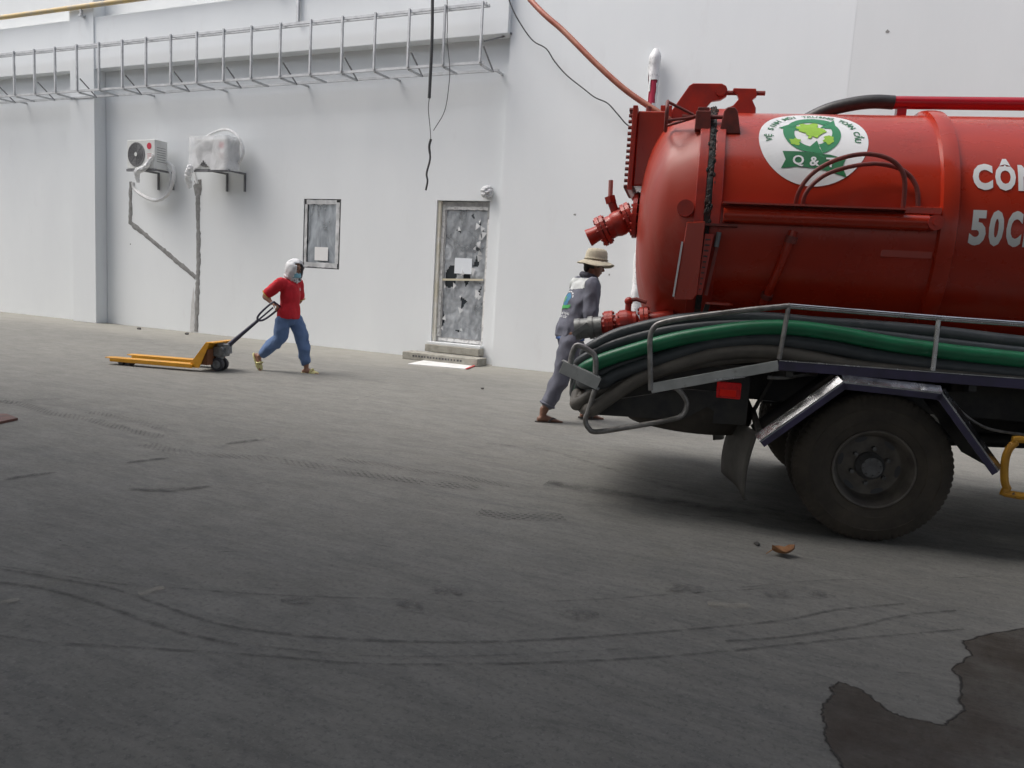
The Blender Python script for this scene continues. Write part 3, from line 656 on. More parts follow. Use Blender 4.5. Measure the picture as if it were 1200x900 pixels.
# two hoop handles
def hoop(pts, nm='hoop_handle'): return MB().tube(smooth_path(pts), .0135, 10).build(nm, dark_red, trk)
hoop([(-.645, .25, 1.93), (-.63, .19, 2.06), (-.56, .18, 2.165), (-.43, .19, 2.245), (-.27, .20, 2.28), (-.13, .20, 2.245), (-.055, .20, 2.15), (-.035, .22, 1.97)])
hoop([(-.60, .27, 1.93), (-.585, .24, 2.05), (-.50, .24, 2.15), (-.36, .25, 2.21), (-.19, .26, 2.235), (-.05, .26, 2.20), (.03, .255, 2.11), (.055, .25, 1.98)])
# conduit below the bar, following the shell
MB().tube([cy(-.635-.02*i, -.06-.1*i, .02) for i in range(7)], .026, 10).build('conduit', red, trk)
MB().tube([cy(-.64, -.10, .02), cy(-.648, -.15, .02)], .036, 12).build('conduit_collar', dark_red, trk)
MB().tube([cy(-.735, -.56, .02), cy(-.742, -.60, .02)], .036, 12).build('conduit_collar', dark_red, trk)
# hinge plate with slotted strip
MB().prism([(-1.275, 1.84), (-1.165, 1.85), (-1.175, 1.40), (-1.20, 1.365), (-1.31, 1.36)], (0, .16, 0), (1, 0, 0), (0, 0, 1), (0, .13, 0)).build('hinge_plate', red, trk, 0, .006)
sp_ = MB(); sl_ = MB()
sp_.prism([(-1.16, 1.775), (-1.105, 1.775), (-1.145, 1.40), (-1.175, 1.40)], (0, .17, 0), (1, 0, 0), (0, 0, 1), (0, .03, 0))
for i in range(10):
    z = 1.745-.034*i; sl_.box(-1.155-.001*i, -1.123-.0035*i, .166, .172, z-.009, z)
sp_.build('slotted_strip', red_part, trk, 0, .003); sl_.build('slots', gasket, trk, 0)
MB().bar((-1.07, .21, 1.77), (-1.12, .22, 1.40), .028, .02).build('latch_rod', dark_red, trk, 0)
MB().tube([(-1.075, .2, 1.79), (-1.085, .2, 1.70)], .016, 8).build('rod_head', dsteel, trk)
MB().box(-1.165, -.97, .17, .30, 1.826, 1.84).build('hinge_shelf', dark_red, trk, 0)
MB().lathe([(.085, 0), (.085, .014), (.04, .02)], (-1.03, .30, 1.345), (0, 0, 1), 24).build('foot_disc', red, trk)
MB().bar((-1.10, .3, 1.345), (-1.14, .34, 1.15), .03, .03).build('support_strut', chas, trk, 0)
MB().bar((-1.292, .165, 1.72), (-1.318, .165, 1.38), .03, .011).build('plate_edge', decal_white, trk, 0)
# top clamp bracket, pin and plates
MB().prism([(-1.46, 2.58), (-1.44, 2.70), (-1.335, 2.868), (-1.31, 2.885), (-1.11, 2.885), (-1.08, 2.87), (-1.068, 2.845), (-1.07, 2.80), (-1.11, 2.775), (-1.17, 2.765), (-1.25, 2.66)], (0, 1.03, 0), (1, 0, 0), (0, 0, 1), (0, .05, 0)).build('top_bracket', red_part, trk, 0, .006)
MB().cyl((-1.115, 1.0, 2.83), (-1.115, 1.10, 2.83), .036, 18).build('bracket_pin', red_part, trk)
MB().tube([(-1.08, 1.05, 2.825), (-.81, 1.05, 2.825)], .016, 10).build('clamp_bolt', dark_red, trk)
MB().prism([(-1.10, 2.64), (-1.10, 2.70), (-1.02, 2.735), (-.985, 2.78), (-1.0, 2.81), (-1.03, 2.83), (-1.03, 2.852), (-.875, 2.85), (-.865, 2.80), (-.895, 2.775), (-.865, 2.72), (-.86, 2.64)], (0, 1.02, 0), (1, 0, 0), (0, 0, 1), (0, .05, 0)).build('top_bracket', red_part, trk, 0, .005)
# screw clamp with hand wheel
hw = Vector((0, .52, 2.545))
hwl = MB().tube([(-1.46, hw.y+.092*math.cos(t), hw.z+.092*math.sin(t)) for t in [2*PI*i/28 for i in range(28)]], .011, 8, True).build('hand_wheel', dark_red, trk)
spk = MB()
for t in (PI/2, PI/2+2*PI/3, PI/2+4*PI/3): spk.tube([(-1.46, hw.y+.092*math.cos(t), hw.z+.092*math.sin(t)), (-1.29, hw.y+.012*math.cos(t), hw.z+.012*math.sin(t))], .0095, 8)
spk.build('spokes', dark_red, hwl)
MB().tube([(-1.36, hw.y, hw.z), (-1.06, hw.y, hw.z)], .013, 10).build('clamp_screw', dark_red, trk)
MB().box(-1.275, -1.18, hw.y-.045, hw.y+.06, hw.z-.09, hw.z+.03).build('clamp_block', dark_red, trk, 0, .006)
MB().box(-1.265, -1.19, hw.y-.03, hw.y+.03, hw.z+.033, hw.z+.055).build('clamp_block', dark_red, trk, 0, .004)
MB().prism([(-1.12, -.11), (-1.10, .03), (-1.08, .055), (-1.035, .055), (-1.015, .03), (-.985, -.11)], (0, hw.y-.045, hw.z), (1, 0, 0), (0, 0, 1), (0, .09, 0)).build('clamp_block', dark_red, trk, 0, .006)
MB().cyl((-1.075, hw.y, hw.z), (-1.04, hw.y, hw.z), .03, 12).build('clamp_nut', dark_red, trk)
# rear inspection cover
ih = MB().prism([(-.30, 2.13), (-.30, 2.64), (.30, 2.64), (.30, 2.13)], (-1.665, 1.10, 0), (0, 1, 0), (0, 0, 1), (.20, 0, 0)).build('inspection_box', red, trk, 0, .012)
MB().prism([(-.33, 2.10), (-.33, 2.67), (.33, 2.67), (.33, 2.10)], (-1.70, 1.10, 0), (0, 1, 0), (0, 0, 1), (.034, 0, 0)).build('cover_plate', red_part, ih, 0, .005)
bm_ = MB()
for i in range(14):
    z = 2.125+i*.04
    for yy in (.80, 1.40): bm_.cyl((-1.725, yy, z), (-1.70, yy, z), .013, 6)
for i in range(13):
    for z in (2.125, 2.645): bm_.cyl((-1.725, .84+i*.042, z), (-1.70, .84+i*.042, z), .013, 6)
bm_.build('cover_bolts', dark_red, ih, 0)['kind'] = 'stuff'
MB().cyl((-1.60, .95, 2.64), (-1.60, .95, 2.70), .02, 8).build('lifting_eye', dark_red, ih)
MB().box(-1.52, -1.44, .98, 1.02, 2.60, 2.72).build('hose_clip', red_part, trk, 0, .004)
# valves
def flange(mb, c, d, r, t, nb=8):
    c = Vector(c); d = Vector(d).normalized(); mb.cyl(c-d*t/2, c+d*t/2, r, 24); a, b = fr(d)
    for i in range(nb):
        q = c+(a*math.cos(2*PI*i/nb)+b*math.sin(2*PI*i/nb))*r*.82; mb.cyl(q-d*(t*.5+.012), q+d*(t*.5+.012), .011, 6)
def valve(p, q, r, nm, nz_mat, hand, stations):
    p = Vector(p); q = Vector(q); d = (q-p).normalized(); L = (q-p).length
    o = MB(); o.cyl(p-d*.12, p+d*L*.22, r*.52, 20); o.cyl(p+d*L*.30, p+d*L*.62, r*.74, 20); o.sph(p+d*L*.46, r*.86, n=18); o.cyl(p+d*L*.62, p+d*L*.86, r*.5, 18)
    o = o.build(nm, red_part, trk, 40)
    for s, rr, t in stations:
        m_ = MB(); flange(m_, p+d*L*s, d, rr, t); m_.build('flange', red_part, o, 0)
    m_ = MB(); m_.cyl(p+d*L*.84, p+d*L*1.0, r*.48, 18, r*.58); m_.build('nozzle', nz_mat, o)
    return o, d
P1, Q1 = Vector((-1.56, .95, 1.985)), Vector((-1.965, .95, 1.765))
uv_, d = valve(P1, Q1, .112, 'upper_valve', red_part, None, [(.26, .115, .028), (.33, .115, .026), (.63, .085, .024), (.70, .112, .026), (.77, .112, .026)])
c = P1+(Q1-P1)*.46+Vector((-.03, 0, .06))
MB().cyl(c, c+Vector((-.04, 0, .09)), .03, 12).build('valve_stem', red_part, uv_); MB().cyl(c+Vector((-.04, 0, .08)), c+Vector((-.055, 0, .125)), .042, 6).build('stem_nut', red_part, uv_)
MB().tube([c+Vector((-.05, 0, .10)), c+Vector((-.055, 0, .24))], .017, 10).build('valve_lever', mat('worn_pink_lever', (.5, .22, .2), .5), uv_)
m_ = MB(); flange(m_, (-1.632, .88, 1.93), (1, 0, 0), .155, .03, 12); m_.build('flange', red_part, trk, 0)
MB().tube([(-1.60, .88, 2.06), (-1.64, .88, 2.075)], .03, 10).build('flange_stub', dark_red, trk)
P2, Q2 = Vector((-1.42, .55, 1.215)), Vector((-1.84, .55, 1.135))
lv, d = valve(P2, Q2, .105, 'lower_valve', coup, None, [(.14, .10, .026), (.21, .10, .026), (.50, .094, .05), (.70, .10, .026), (.77, .10, .03)])
cm = MB(); d = (Q2-P2).normalized(); cm.cyl(Q2-d*.06, Q2+d*.11, .070, 22); cm.cyl(Q2+d*.0, Q2+d*.03, .080, 22); cm.cyl(Q2+d*.09, Q2+d*.125, .076, 22); cm.bar(Q2+d*.03+Vector((0, -.09, .03)), Q2+d*.13+Vector((0, -.10, -.03)), .02, .03)
cm.build('hose_coupling', coup, lv, 40)
c = P2+(Q2-P2)*.46
MB().cyl(c+Vector((0, 0, .05)), c+Vector((.0, 0, .15)), .022, 10).sph(c+Vector((0, 0, .15)), .03, n=10).build('valve_stem', red_part, lv)
MB().tube([c+Vector((0, 0, .155)), c+Vector((.05, -.01, .168)), c+Vector((.12, -.02, .15))], .014, 8).build('valve_lever', dark_red, lv)
# top suction pipe and its rubber end
tpipe = MB().tube([(-.01, 1.03, 2.768), (3.3, 1.03, 2.768)], .043, 16).build('top_pipe', red_rail, trk)
MB().tube(smooth_path([(.03, 1.03, 2.768), (-.10, 1.03, 2.772), (-.24, 1.04, 2.755), (-.40, 1.06, 2.712), (-.58, 1.12, 2.62)]), .046, 14).build('rubber_end', black_rub, tpipe)
for x in (.05, 1.6, 3.1): MB().box(x, x+.06, 1.0, 1.06, 2.64, 2.73).build('pipe_saddle', red_rail, trk, 0)
MB().cyl((1.2, YC, 2.62), (1.2, YC, 2.78), .25, 28).build('manhole_lid', red_part, trk)
# lettering and emblem on the shell
def text_mb(s, size, bold=.0, sx=1.0):
    cu = bpy.data.curves.new('t', 'FONT'); cu.body = s; cu.size = size; cu.offset = bold; cu.resolution_u = 3
    o = bpy.data.objects.new('t', cu); COL.objects.link(o); dg = bpy.context.evaluated_depsgraph_get(); dg.update()
    me = bpy.data.meshes.new_from_object(o.evaluated_get(dg)); bm = bmesh.new(); bm.from_mesh(me)
    bmesh.ops.triangulate(bm, faces=bm.faces); bmesh.ops.subdivide_edges(bm, edges=[e for e in bm.edges if e.calc_length() > size*.18], cuts=2); bmesh.ops.triangulate(bm, faces=bm.faces)
    vs = [(v.co.x*sx, v.co.y) for v in bm.verts]; bm.verts.index_update(); fs = [tuple(v.index for v in f.verts) for f in bm.faces]
    bm.free(); bpy.data.objects.remove(o); bpy.data.meshes.remove(me)
    return vs, fs
def shell_decal(name, vs, fs, x0, th0, m, off, parent=trk):
    return MB().add([cy(x0+u, th0+v/TR, off) for u, v in vs], fs).build(name, m, parent, 0)
def fit(vs, h):
    zs = [v for u, v in vs]; xs = [u for u, v in vs]
    return vs, min(xs), max(xs), min(zs), max(zs)
cx = .345
for ch, wd_ in (('C', .108), ('Ô', .110), ('N', .105)):
    vs, fs = text_mb(ch, .205, .011); x0 = min(u for u, v in vs); x1 = max(u for u, v in vs); k = wd_/(x1-x0)
    shell_decal('letter', [((u-x0)*k, v*1.05) for u, v in vs], fs, cx, .315, decal_white, .004); cx += wd_+.012
cx = .345
for ch, wd_ in (('5', .088), ('0', .078), ('C', .082), ('L', .08)):
    vs, fs = text_mb(ch, .26, .012); x0 = min(u for u, v in vs); x1 = max(u for u, v in vs); k = wd_/(x1-x0)
    shell_decal('letter', [((u-x0)*k, v) for u, v in vs], fs, cx, -.09, decal_text, .004); cx += wd_+.014
EX, ETH, EU, EV = -.548, .735, .325, .362
def em(vs): return [(u*EU, v*EV) for u, v in vs]
vs = [(0, 0)]; fs = []
for i in range(1, 9):
    for k in range(64): vs.append((i/8*math.cos(2*PI*k/64), i/8*math.sin(2*PI*k/64)))
for k in range(64): fs.append((0, 1+k, 1+(k+1) % 64))
for i in range(7):
    for k in range(64): fs.append((1+i*64+k, 1+i*64+(k+1) % 64, 1+(i+1)*64+(k+1) % 64, 1+(i+1)*64+k))
emb = shell_decal('round_emblem', em(vs), fs, EX, ETH, decal_white, .003)
def ring_arrow(a0, a1, r1, r2, cxy, head):
    vs = []; fs = []; N = 16
    for i in range(N+1):
        a = math.radians(a0+(a1-a0)*i/N); w = .55+.45*i/N; rm = (r1+r2)/2; hw_ = (r2-r1)/2*w
        for rr in (rm-hw_, rm+hw_): vs.append((cxy[0]+rr*math.cos(a), cxy[1]+rr*math.sin(a)))
        if i: o = 2*i; fs.append((o-2, o-1, o+1, o))
    a = math.radians(a1); t = math.radians(a1+(head if a1 > a0 else -head)); o = len(vs); rm = (r1+r2)/2; e = (r2-r1)*.95
    vs += [(cxy[0]+(rm-e)*math.cos(a), cxy[1]+(rm-e)*math.sin(a)), (cxy[0]+(rm+e)*math.cos(a), cxy[1]+(rm+e)*math.sin(a)), (cxy[0]+rm*1.05*math.cos(t), cxy[1]+rm*1.05*math.sin(t))]
    fs.append((o, o+1, o+2)); return vs, fs
for a0, a1 in ((155, 48), (35, -72), (-85, -192)):
    v2, f2 = ring_arrow(a0, a1, .33, .55, (0, .17), 34); shell_decal('recycling_arrow', em(v2), f2, EX, ETH, decal_green, .006, emb)
def blob(c, rx, ry, sd_, n=22, am=.45):
    vs = [c]+[(c[0]+rx*(1+am*noise.noise(Vector((math.cos(2*PI*k/n)*1.7, math.sin(2*PI*k/n)*1.7, sd_))))*math.cos(2*PI*k/n), c[1]+ry*(1+am*noise.noise(Vector((math.cos(2*PI*k/n)*1.7, math.sin(2*PI*k/n)*1.7, sd_))))*math.sin(2*PI*k/n)) for k in range(n)]
    return vs, [(0, 1+k, 1+(k+1) % n) for k in range(n)]
for c, rx, ry, s_ in (((-.07, .30), .20, .16, 1), ((.10, .20), .14, .11, 5), ((-.02, .10), .10, .12, 9), ((.28, -.02), .09, .10, 12), ((-.33, -.08), .10, .07, 3)):
    v2, f2 = blob(c, rx, ry, s_, am=.9); shell_decal('globe_patch', em(v2), f2, EX, ETH, decal_lime, .0075, emb)
bn = [(-.56, -.32), (-.50, -.50), (-.58, -.68), (-.3, -.64), (0, -.66), (.3, -.72), (.60, -.82), (.52, -.62), (.58, -.46), (.3, -.38), (0, -.34), (-.3, -.32)]
shell_decal('ribbon', em(bn), [(0, 1, 11), (1, 2, 3), (1, 3, 11), (3, 4, 10, 11), (4, 5, 9, 10), (5, 6, 7), (5, 7, 9), (7, 8, 9)], EX, ETH, decal_dgreen, .006, emb)
cx = -.34
for ch, w_ in (('Q', .2), ('&', .2), ('T', .2)):
    vs, fs = text_mb(ch, .26, .006); x0 = min(u for u, v in vs); x1 = max(u for u, v in vs)
    shell_decal('letter', em([((u-(x0+x1)/2)+cx+.07, v-.60-.06*(cx+.3)) for u, v in vs]), fs, EX, ETH, decal_white, .0085, emb); cx += .29
phrase = 'VỆ SINH MÔI TRƯỜNG TOÀN CẦU'
for i, ch in enumerate(phrase):
    if ch == ' ': continue
    a = math.radians(184-188*i/(len(phrase)-1)); vs, fs = text_mb(ch, .155, .004); x0 = min(u for u, v in vs); x1 = max(u for u, v in vs)
    out = []
    for u, v in vs:
        u -= (x0+x1)/2; rr = .76+v; out.append((rr*math.cos(a)+u*math.sin(a), rr*math.sin(a)-u*math.cos(a)+.02))
    shell_decal('letter', em(out), fs, EX, ETH, decal_dgreen, .006, emb)
# chassis
for yy in (.62, 1.40): MB().box(-1.15, 5.6, yy, yy+.08, .72, .96).build('chassis_rail', chas, trk, 0, .005)
for x in (-1.10, -.5, .6, 1.6, 2.6, 3.6): MB().box(x, x+.07, .701, 1.399, .76, .92).build('cross_member', chas, trk, 0)
MB().box(-1.30, 3.7, .30, 1.80, .985, 1.02).build('tank_bed', chas, trk, 0)
for x in (-.9, .2, 1.4, 2.8): MB().prism([(-.55, 1.021), (.55, 1.021), (.62, 1.30), (.40, 1.17), (0, 1.075), (-.40, 1.17), (-.62, 1.30)], (x, YC, 0), (0, 1, 0), (0, 0, 1), (.09, 0, 0)).build('tank_saddle', dark_red, trk, 0)
MB().box(-1.16, -.86, .30, 1.80, .60, .86).build('rear_box', chas, trk, 0, .02)
MB().lathe([(.20, -.11), (.40, -.11), (.435, -.05), (.435, .05), (.40, .11), (.20, .11)], (-1.16, .64, .625), (.04, 0, 1), 40).build('spare_tyre', tyre_m, trk)
MB().tube([(-.07, .3, .44), (-.07, 1.8, .44)], .075, 14).sph((-.07, 1.05, .44), .19, .19, .2, 16).build('rear_axle', chas, trk)
for yy in (.55, 1.50):
    lm = MB()
    for i in range(5): lm.bar((-.07-.5+.07*i, yy, .60-.02*i), (-.07+.5-.07*i, yy, .60-.02*i), .07, .016)
    lm.build('leaf_spring', chas, trk, 0)
MB().tube([(.2, 1.05, .48), (2.6, 1.05, .62)], .05, 12).build('drive_shaft', chas, trk)
MB().box(1.15, 2.1, .16, .55, .45, .92).build('fuel_tank', chas, trk, 0, .04)
MB().box(.75, 3.3, 1.55, 1.95, .45, .92).build('tool_box', chas, trk, 0, .03)
MB().tube(smooth_path([tp(*a, .25) for a in ((1108, 462), (1128, 484), (1150, 499), (1175, 506), (1215, 511))]), .009, 8).build('brake_pipe', worn_tube, trk)
MB().tube(smooth_path([(-.72, .06, .93), (-.62, .08, .935), (-.5, .12, .96), (-.42, .2, .96)]), .012, 8).build('air_line', worn_tube, trk)
# wheels
def wheel(x, yout, sgn, dual):
    """yout: outer face; sgn +1 = wheel body extends to +y"""
    W = .21; R = .447
    o = bpy.data.objects.new('wheel', None); COL.objects.link(o); o.parent = trk; o.location = (x, yout, R-.006); o.empty_display_size = .2
    for k in range(2 if dual else 1):
        y0 = k*.27
        prof = [(.225, .03), (.238, .012), (.262, .004), (.285, .001), (.289, -.004), (.31, -.003), (.345, -.005), (.362, -.003), (.366, -.008), (.372, -.006), (.385, .000), (.405, .010), (.428, .020), (.443, .038), (R, .055), (R, .075), (R-.012, .078), (R-.012, .088), (R, .091), (R, .119), (R-.012, .122), (R-.012, .132), (R, .135), (R, .155), (.443, .172), (.428, .19), (.385, .208), (.30, .212), (.238, .198), (.225, .18)]
        lug = {10: .006, 11: .018, 12: .022, 13: .016, 14: .010, 21: .010, 22: .016, 23: .022, 24: .018}
        mod = lambda i, kk: 1-(lug.get(i, 0) if kk % 3 == 0 else 0)
        MB().lathe([(r, (y0+h)*sgn) for r, h in prof], (0, 0, 0), (0, 1, 0), 216, mod=mod, closed=False).build('tyre', tyre_m, o, 30)
    rp = [(.228, .02), (.236, .010), (.232, .004), (.222, .008), (.214, .022), (.205, .04), (.198, .08), (.192, .115), (.18, .132), (.15, .14), (.12, .132), (.10, .128), (0, .128)]
    if not dual: rp = [(.228, .02), (.236, .01), (.232, .004), (.222, .008), (.214, .03), (.19, .05), (.14, .0), (.1, -.03), (0, -.03)]
    rim = MB().lathe([(r, h*sgn) for r, h in rp], (0, 0, 0), (0, 1, 0), 60, closed=False).build('rim', rim_m, o, 30)
    hz = .126 if dual else -.032
    hb = MB().lathe([(.085, hz*sgn), (.083, (hz-.03)*sgn), (.066, (hz-.055)*sgn), (.06, (hz-.075)*sgn), (0, (hz-.078)*sgn)], (0, 0, 0), (0, 1, 0), 28).build('hub', hub_m, o, 30)
    bl = MB()
    for i in range(8):
        t = 2*PI*i/8+.2; bl.cyl((.050*math.cos(t), (hz-.06)*sgn, .050*math.sin(t)), (.050*math.cos(t), (hz-.085)*sgn, .050*math.sin(t)), .008, 6)
    for i in range(6):
        t = 2*PI*i/6+.4; bl.cyl((.108*math.cos(t), (hz+.01)*sgn, .108*math.sin(t)), (.108*math.cos(t), (hz-.03)*sgn, .108*math.sin(t)), .013, 6)
    bl.build('wheel_nuts', hub_m, o, 0)['kind'] = 'stuff'
    for i in range(6):
        sm = MB(); t = 2*PI*i/6+.9; c = Vector((.165*math.cos(t), (.1345 if dual else .0)*sgn, .165*math.sin(t)))
        tv = Vector((-math.sin(t), 0, math.cos(t))); rv = Vector((math.cos(t), 0, math.sin(t)))
        sm.add([c+tv*.038*math.cos(q)+rv*.015*math.sin(q)-Vector((0, (.004+.002*math.sin(q))*sgn, 0)) for q in [2*PI*j/16 for j in range(16)]], [tuple(range(16))])
        sm.build('hand_hole', dark_frame, o, 0)
    return o
wheel(-.075, 0, 1, True); wheel(-.075, 2.10, -1, True); wheel(3.85, .06, 1, False); wheel(3.85, 2.04, -1, False)
# fenders, mudflaps, side rails (near side and mirrored far side)
FP = [(-.745, .56), (-.318, .955), (.216, .937), (.56, .52)]
for side in (0, 1):
    Y = (lambda v: v) if side == 0 else (lambda v: 2.10-v)
    fd = MB(); ft = MB(); fl_ = MB()
    for (x0, z0), (x1, z1) in zip(FP, FP[1:]):
        d_ = Vector((x1-x0, 0, z1-z0)).normalized(); nn = Vector((-d_.z, 0, d_.x))
        a, b = Vector((x0, 0, z0)), Vector((x1, 0, z1))
        q = [a+nn*.0, b+nn*.0]
        vs = []
        for pnt in q:
            for yy in (-.012, .50): vs.append(Vector((pnt.x, Y(yy), pnt.z)))
        vs2 = [v-nn*.012 for v in vs]; fd.add(vs+vs2, [(0, 1, 3, 2), (4, 6, 7, 5), (0, 2, 6, 4), (1, 5, 7, 3), (0, 4, 5, 1), (2, 3, 7, 6)])
        e = .014
        lv_ = [a+nn*.034, b+nn*.034, b+nn*.024, a+nn*.024]; lo_ = [v-nn*.034 for v in lv_]; ft.add([Vector((v.x, Y(-.0125), v.z)) for v in lv_]+[Vector((v.x, Y(-.066), v.z)) for v in lo_], [(0, 1, 2, 3), (7, 6, 5, 4), (0, 4, 5, 1), (1, 5, 6, 2), (2, 6, 7, 3), (3, 7, 4, 0)])
        lv_ = [a-nn*.0105, b-nn*.0105, b-nn*.045, a-nn*.045]; fl_.add([Vector((v.x, Y(-.062), v.z)) for v in lv_]+[Vector((v.x, Y(-.073), v.z)) for v in lv_], [(0, 1, 2, 3), (7, 6, 5, 4), (0, 4, 5, 1), (1, 5, 6, 2), (2, 6, 7, 3), (3, 7, 4, 0)])
    f_ = fd.build('fender', chas, trk, 0); ft.build('fender_trim', stainless, f_, 0); fl_.build('fender_lip', violet, f_, 0)
    mf = MB(); vs = []; fs = []
    for j in range(9):
        z = .60-.43*j/8
        for i in range(9):
            yy = .01+.46*i/8; xx = -.755-.035*math.sin(j/8*2.4)-.115*(i/8)-.012*math.cos(i*.8)*j/8; vs.append(Vector((xx, Y(yy), z+.06*(i/8)*(j/8))))
    for j in range(8):
        for i in range(8): fs.append((j*9+i, j*9+i+1, (j+1)*9+i+1, (j+1)*9+i))
    mfo = mf.add(vs, fs).build('mudflap', flap_m, trk, 180); sm_ = mfo.modifiers.new('thick', 'SOLIDIFY'); sm_.thickness = .01
    MB().bar((-.74, Y(.02), .60), (-.74, Y(.52), .66), .03, .04).bar((-.75, Y(.5), .62), (-.62, Y(.5), .93), .05, .02).build('flap_bracket', flap_m, trk, 0)
    # rails
    MB().box(-.672, 3.4, *sorted((Y(-.012), Y(.028))), .985, 1.040).build('side_rail', violet, trk, 0, .003)
    MB().box(-.672, 3.4, *sorted((Y(-.013), Y(.024))), 1.0405, 1.046).build('rail_edge_strip', stainless, trk, 0)
    MB().bar((-.672, Y(0), 1.013), (-1.405, Y(0), .812), .014, .062).build('rear_rail', galv, trk, 0, .003)
    MB().tube([(-.645, Y(0), 1.368), (.2, Y(0), 1.35), (3.4, Y(0), 1.32)], .0165, 12).build('hand_rail', stainless, trk)
    rr_ = smooth_path([(-.645, Y(0), 1.368), (-.90, Y(0), 1.325), (-1.20, Y(0), 1.265), (-1.355, Y(0), 1.225), (-1.415, Y(0), 1.19), (-1.435, Y(0), 1.12), (-1.425, Y(0), 1.0), (-1.405, Y(0), .80)], 5)
    MB().tube(rr_, .0165, 12).build('rear_hoop', worn_tube, trk)
    for x, lean in ((-.65, -.022), (.165, .006), (1.0, .006), (1.85, .006), (2.7, .006)): MB().tube([(x+lean, Y(0), 1.05), (x, Y(0), 1.36)], .0145, 10).build('rail_post', worn_tube if x < 0 else stainless, trk)
    for x in (-.6, .4, 1.4, 2.4): MB().bar((x, Y(.03), .97), (x, Y(.61), .90), .04, .05).build('rail_bracket', chas, trk, 0)
    MB().bar((-1.38, Y(.02), .80), (-1.2, Y(.5), .80), .03, .04).build('rail_bracket', chas, trk, 0)
    # corner bumper and guard hoops
    MB().bar((-1.722, Y(-.05), .818), (-1.965, Y(-.03), .905), .012, .078).bar((-1.722, Y(-.018), .855), (-1.965, Y(.002), .942), .05, .008).bar((-1.722, Y(-.018), .781), (-1.965, Y(.002), .868), .05, .008).build('corner_bumper', galv, trk, 0, .002)
    MB().tube(smooth_path([(-1.915, Y(-.01), .90), (-1.905, Y(-.01), .99), (-1.875, Y(-.01), 1.045), (-1.79, Y(-.01), 1.01), (-1.76, Y(-.01), .975), (-1.752, Y(-.01), .90), (-1.752, Y(-.01), .83)], 5), .018, 10).build('guard_hoop', worn_tube, trk)
    gh = [tp(a, b, .05) for a, b in ((697, 457), (690, 480), (686, 492), (690, 502), (700, 506), (740, 500), (780, 493), (799, 487), (805, 473), (800, 462), (792, 454))]
    MB().tube(smooth_path([(q.x, Y(q.y), q.z) for q in gh], 5), .017, 10).build('guard_hoop', worn_tube, trk)
    # tail lamp
    lm_ = MB().box(-1.015, -.872, *sorted((Y(-.02), Y(.05))), .79, .89)
    lm_ = lm_.build('tail_lamp', lamp_red, trk, 0, .008)
    MB().bar((-1.03, Y(.015), .897), (-.86, Y(.015), .930), .075, .008).build('lamp_bracket', stainless, lm_, 0)
    MB().box(-.995, -.90, *sorted((Y(-.021), Y(-.024))), .805, .845).build('lamp_reflector', mat('bright_red_reflector', (.9, .02, .01), .1), lm_, 0)
MB().prism([(-1.85, .58), (-1.2, .60), (-.9, .80), (-1.2, .80), (-1.85, .64)], (0, .20, 0), (1, 0, 0), (0, 0, 1), (0, 1.7, 0)).build('hose_tray', chas, trk, 0)
for yy in (.235, 1.845): MB().prism([(-1.72, .60), (-1.2, .585), (-.80, .60), (-.80, .985), (-1.25, .93), (-1.55, .84), (-1.72, .72)], (0, yy, 0), (1, 0, 0), (0, 0, 1), (0, .02, 0)).build('tray_side_panel', chas, trk, 0)
# yellow side guard
yg = [(1.55, .0, .70), (.72, 0, .70), (.645, 0, .675), (.61, 0, .60), (.615, 0, .48), (.64, 0, .41), (.70, 0, .375), (1.55, 0, .36)]
lab(MB().tube(smooth_path(yg, 5), .021, 10).build('side_guard', yellow, trk), 'yellow bent tube guard ahead of the rear wheel')
# cab (beyond the frame)
cabp = mat('white_cab_paint', (.7, .7, .7), .3, coat=.4)
cab = MB().prism([(3.5, .62), (5.35, .62), (5.40, 1.25), (5.20, 2.28), (5.05, 2.36), (3.62, 2.36), (3.5, 2.25)], (0, .08, 0), (1, 0, 0), (0, 0, 1), (0, 1.94, 0)).build('cab', cabp, trk, 0, .05)
MB().add([(5.405, .2, 1.38), (5.405, 1.9, 1.38), (5.235, 1.86, 2.18), (5.235, .24, 2.18)], [(0, 1, 2, 3)]).build('windscreen', glass, cab, 0)
for yy, e in ((.076, -1), (2.024, 1)): MB().add([(4.2, yy, 1.45), (5.2, yy, 1.40), (5.10, yy, 2.15), (4.2, yy, 2.15)], [(0, 1, 2, 3)]).build('side_window', glass, cab, 0)
MB().box(5.30, 5.48, .10, 2.0, .42, .68).build('front_bumper', dk_grey, trk, 0, .03)
for yy in (.2, 1.62): MB().box(5.36, 5.42, yy, yy+.28, .75, .92).build('headlight', decal_white, cab, 0, .02)

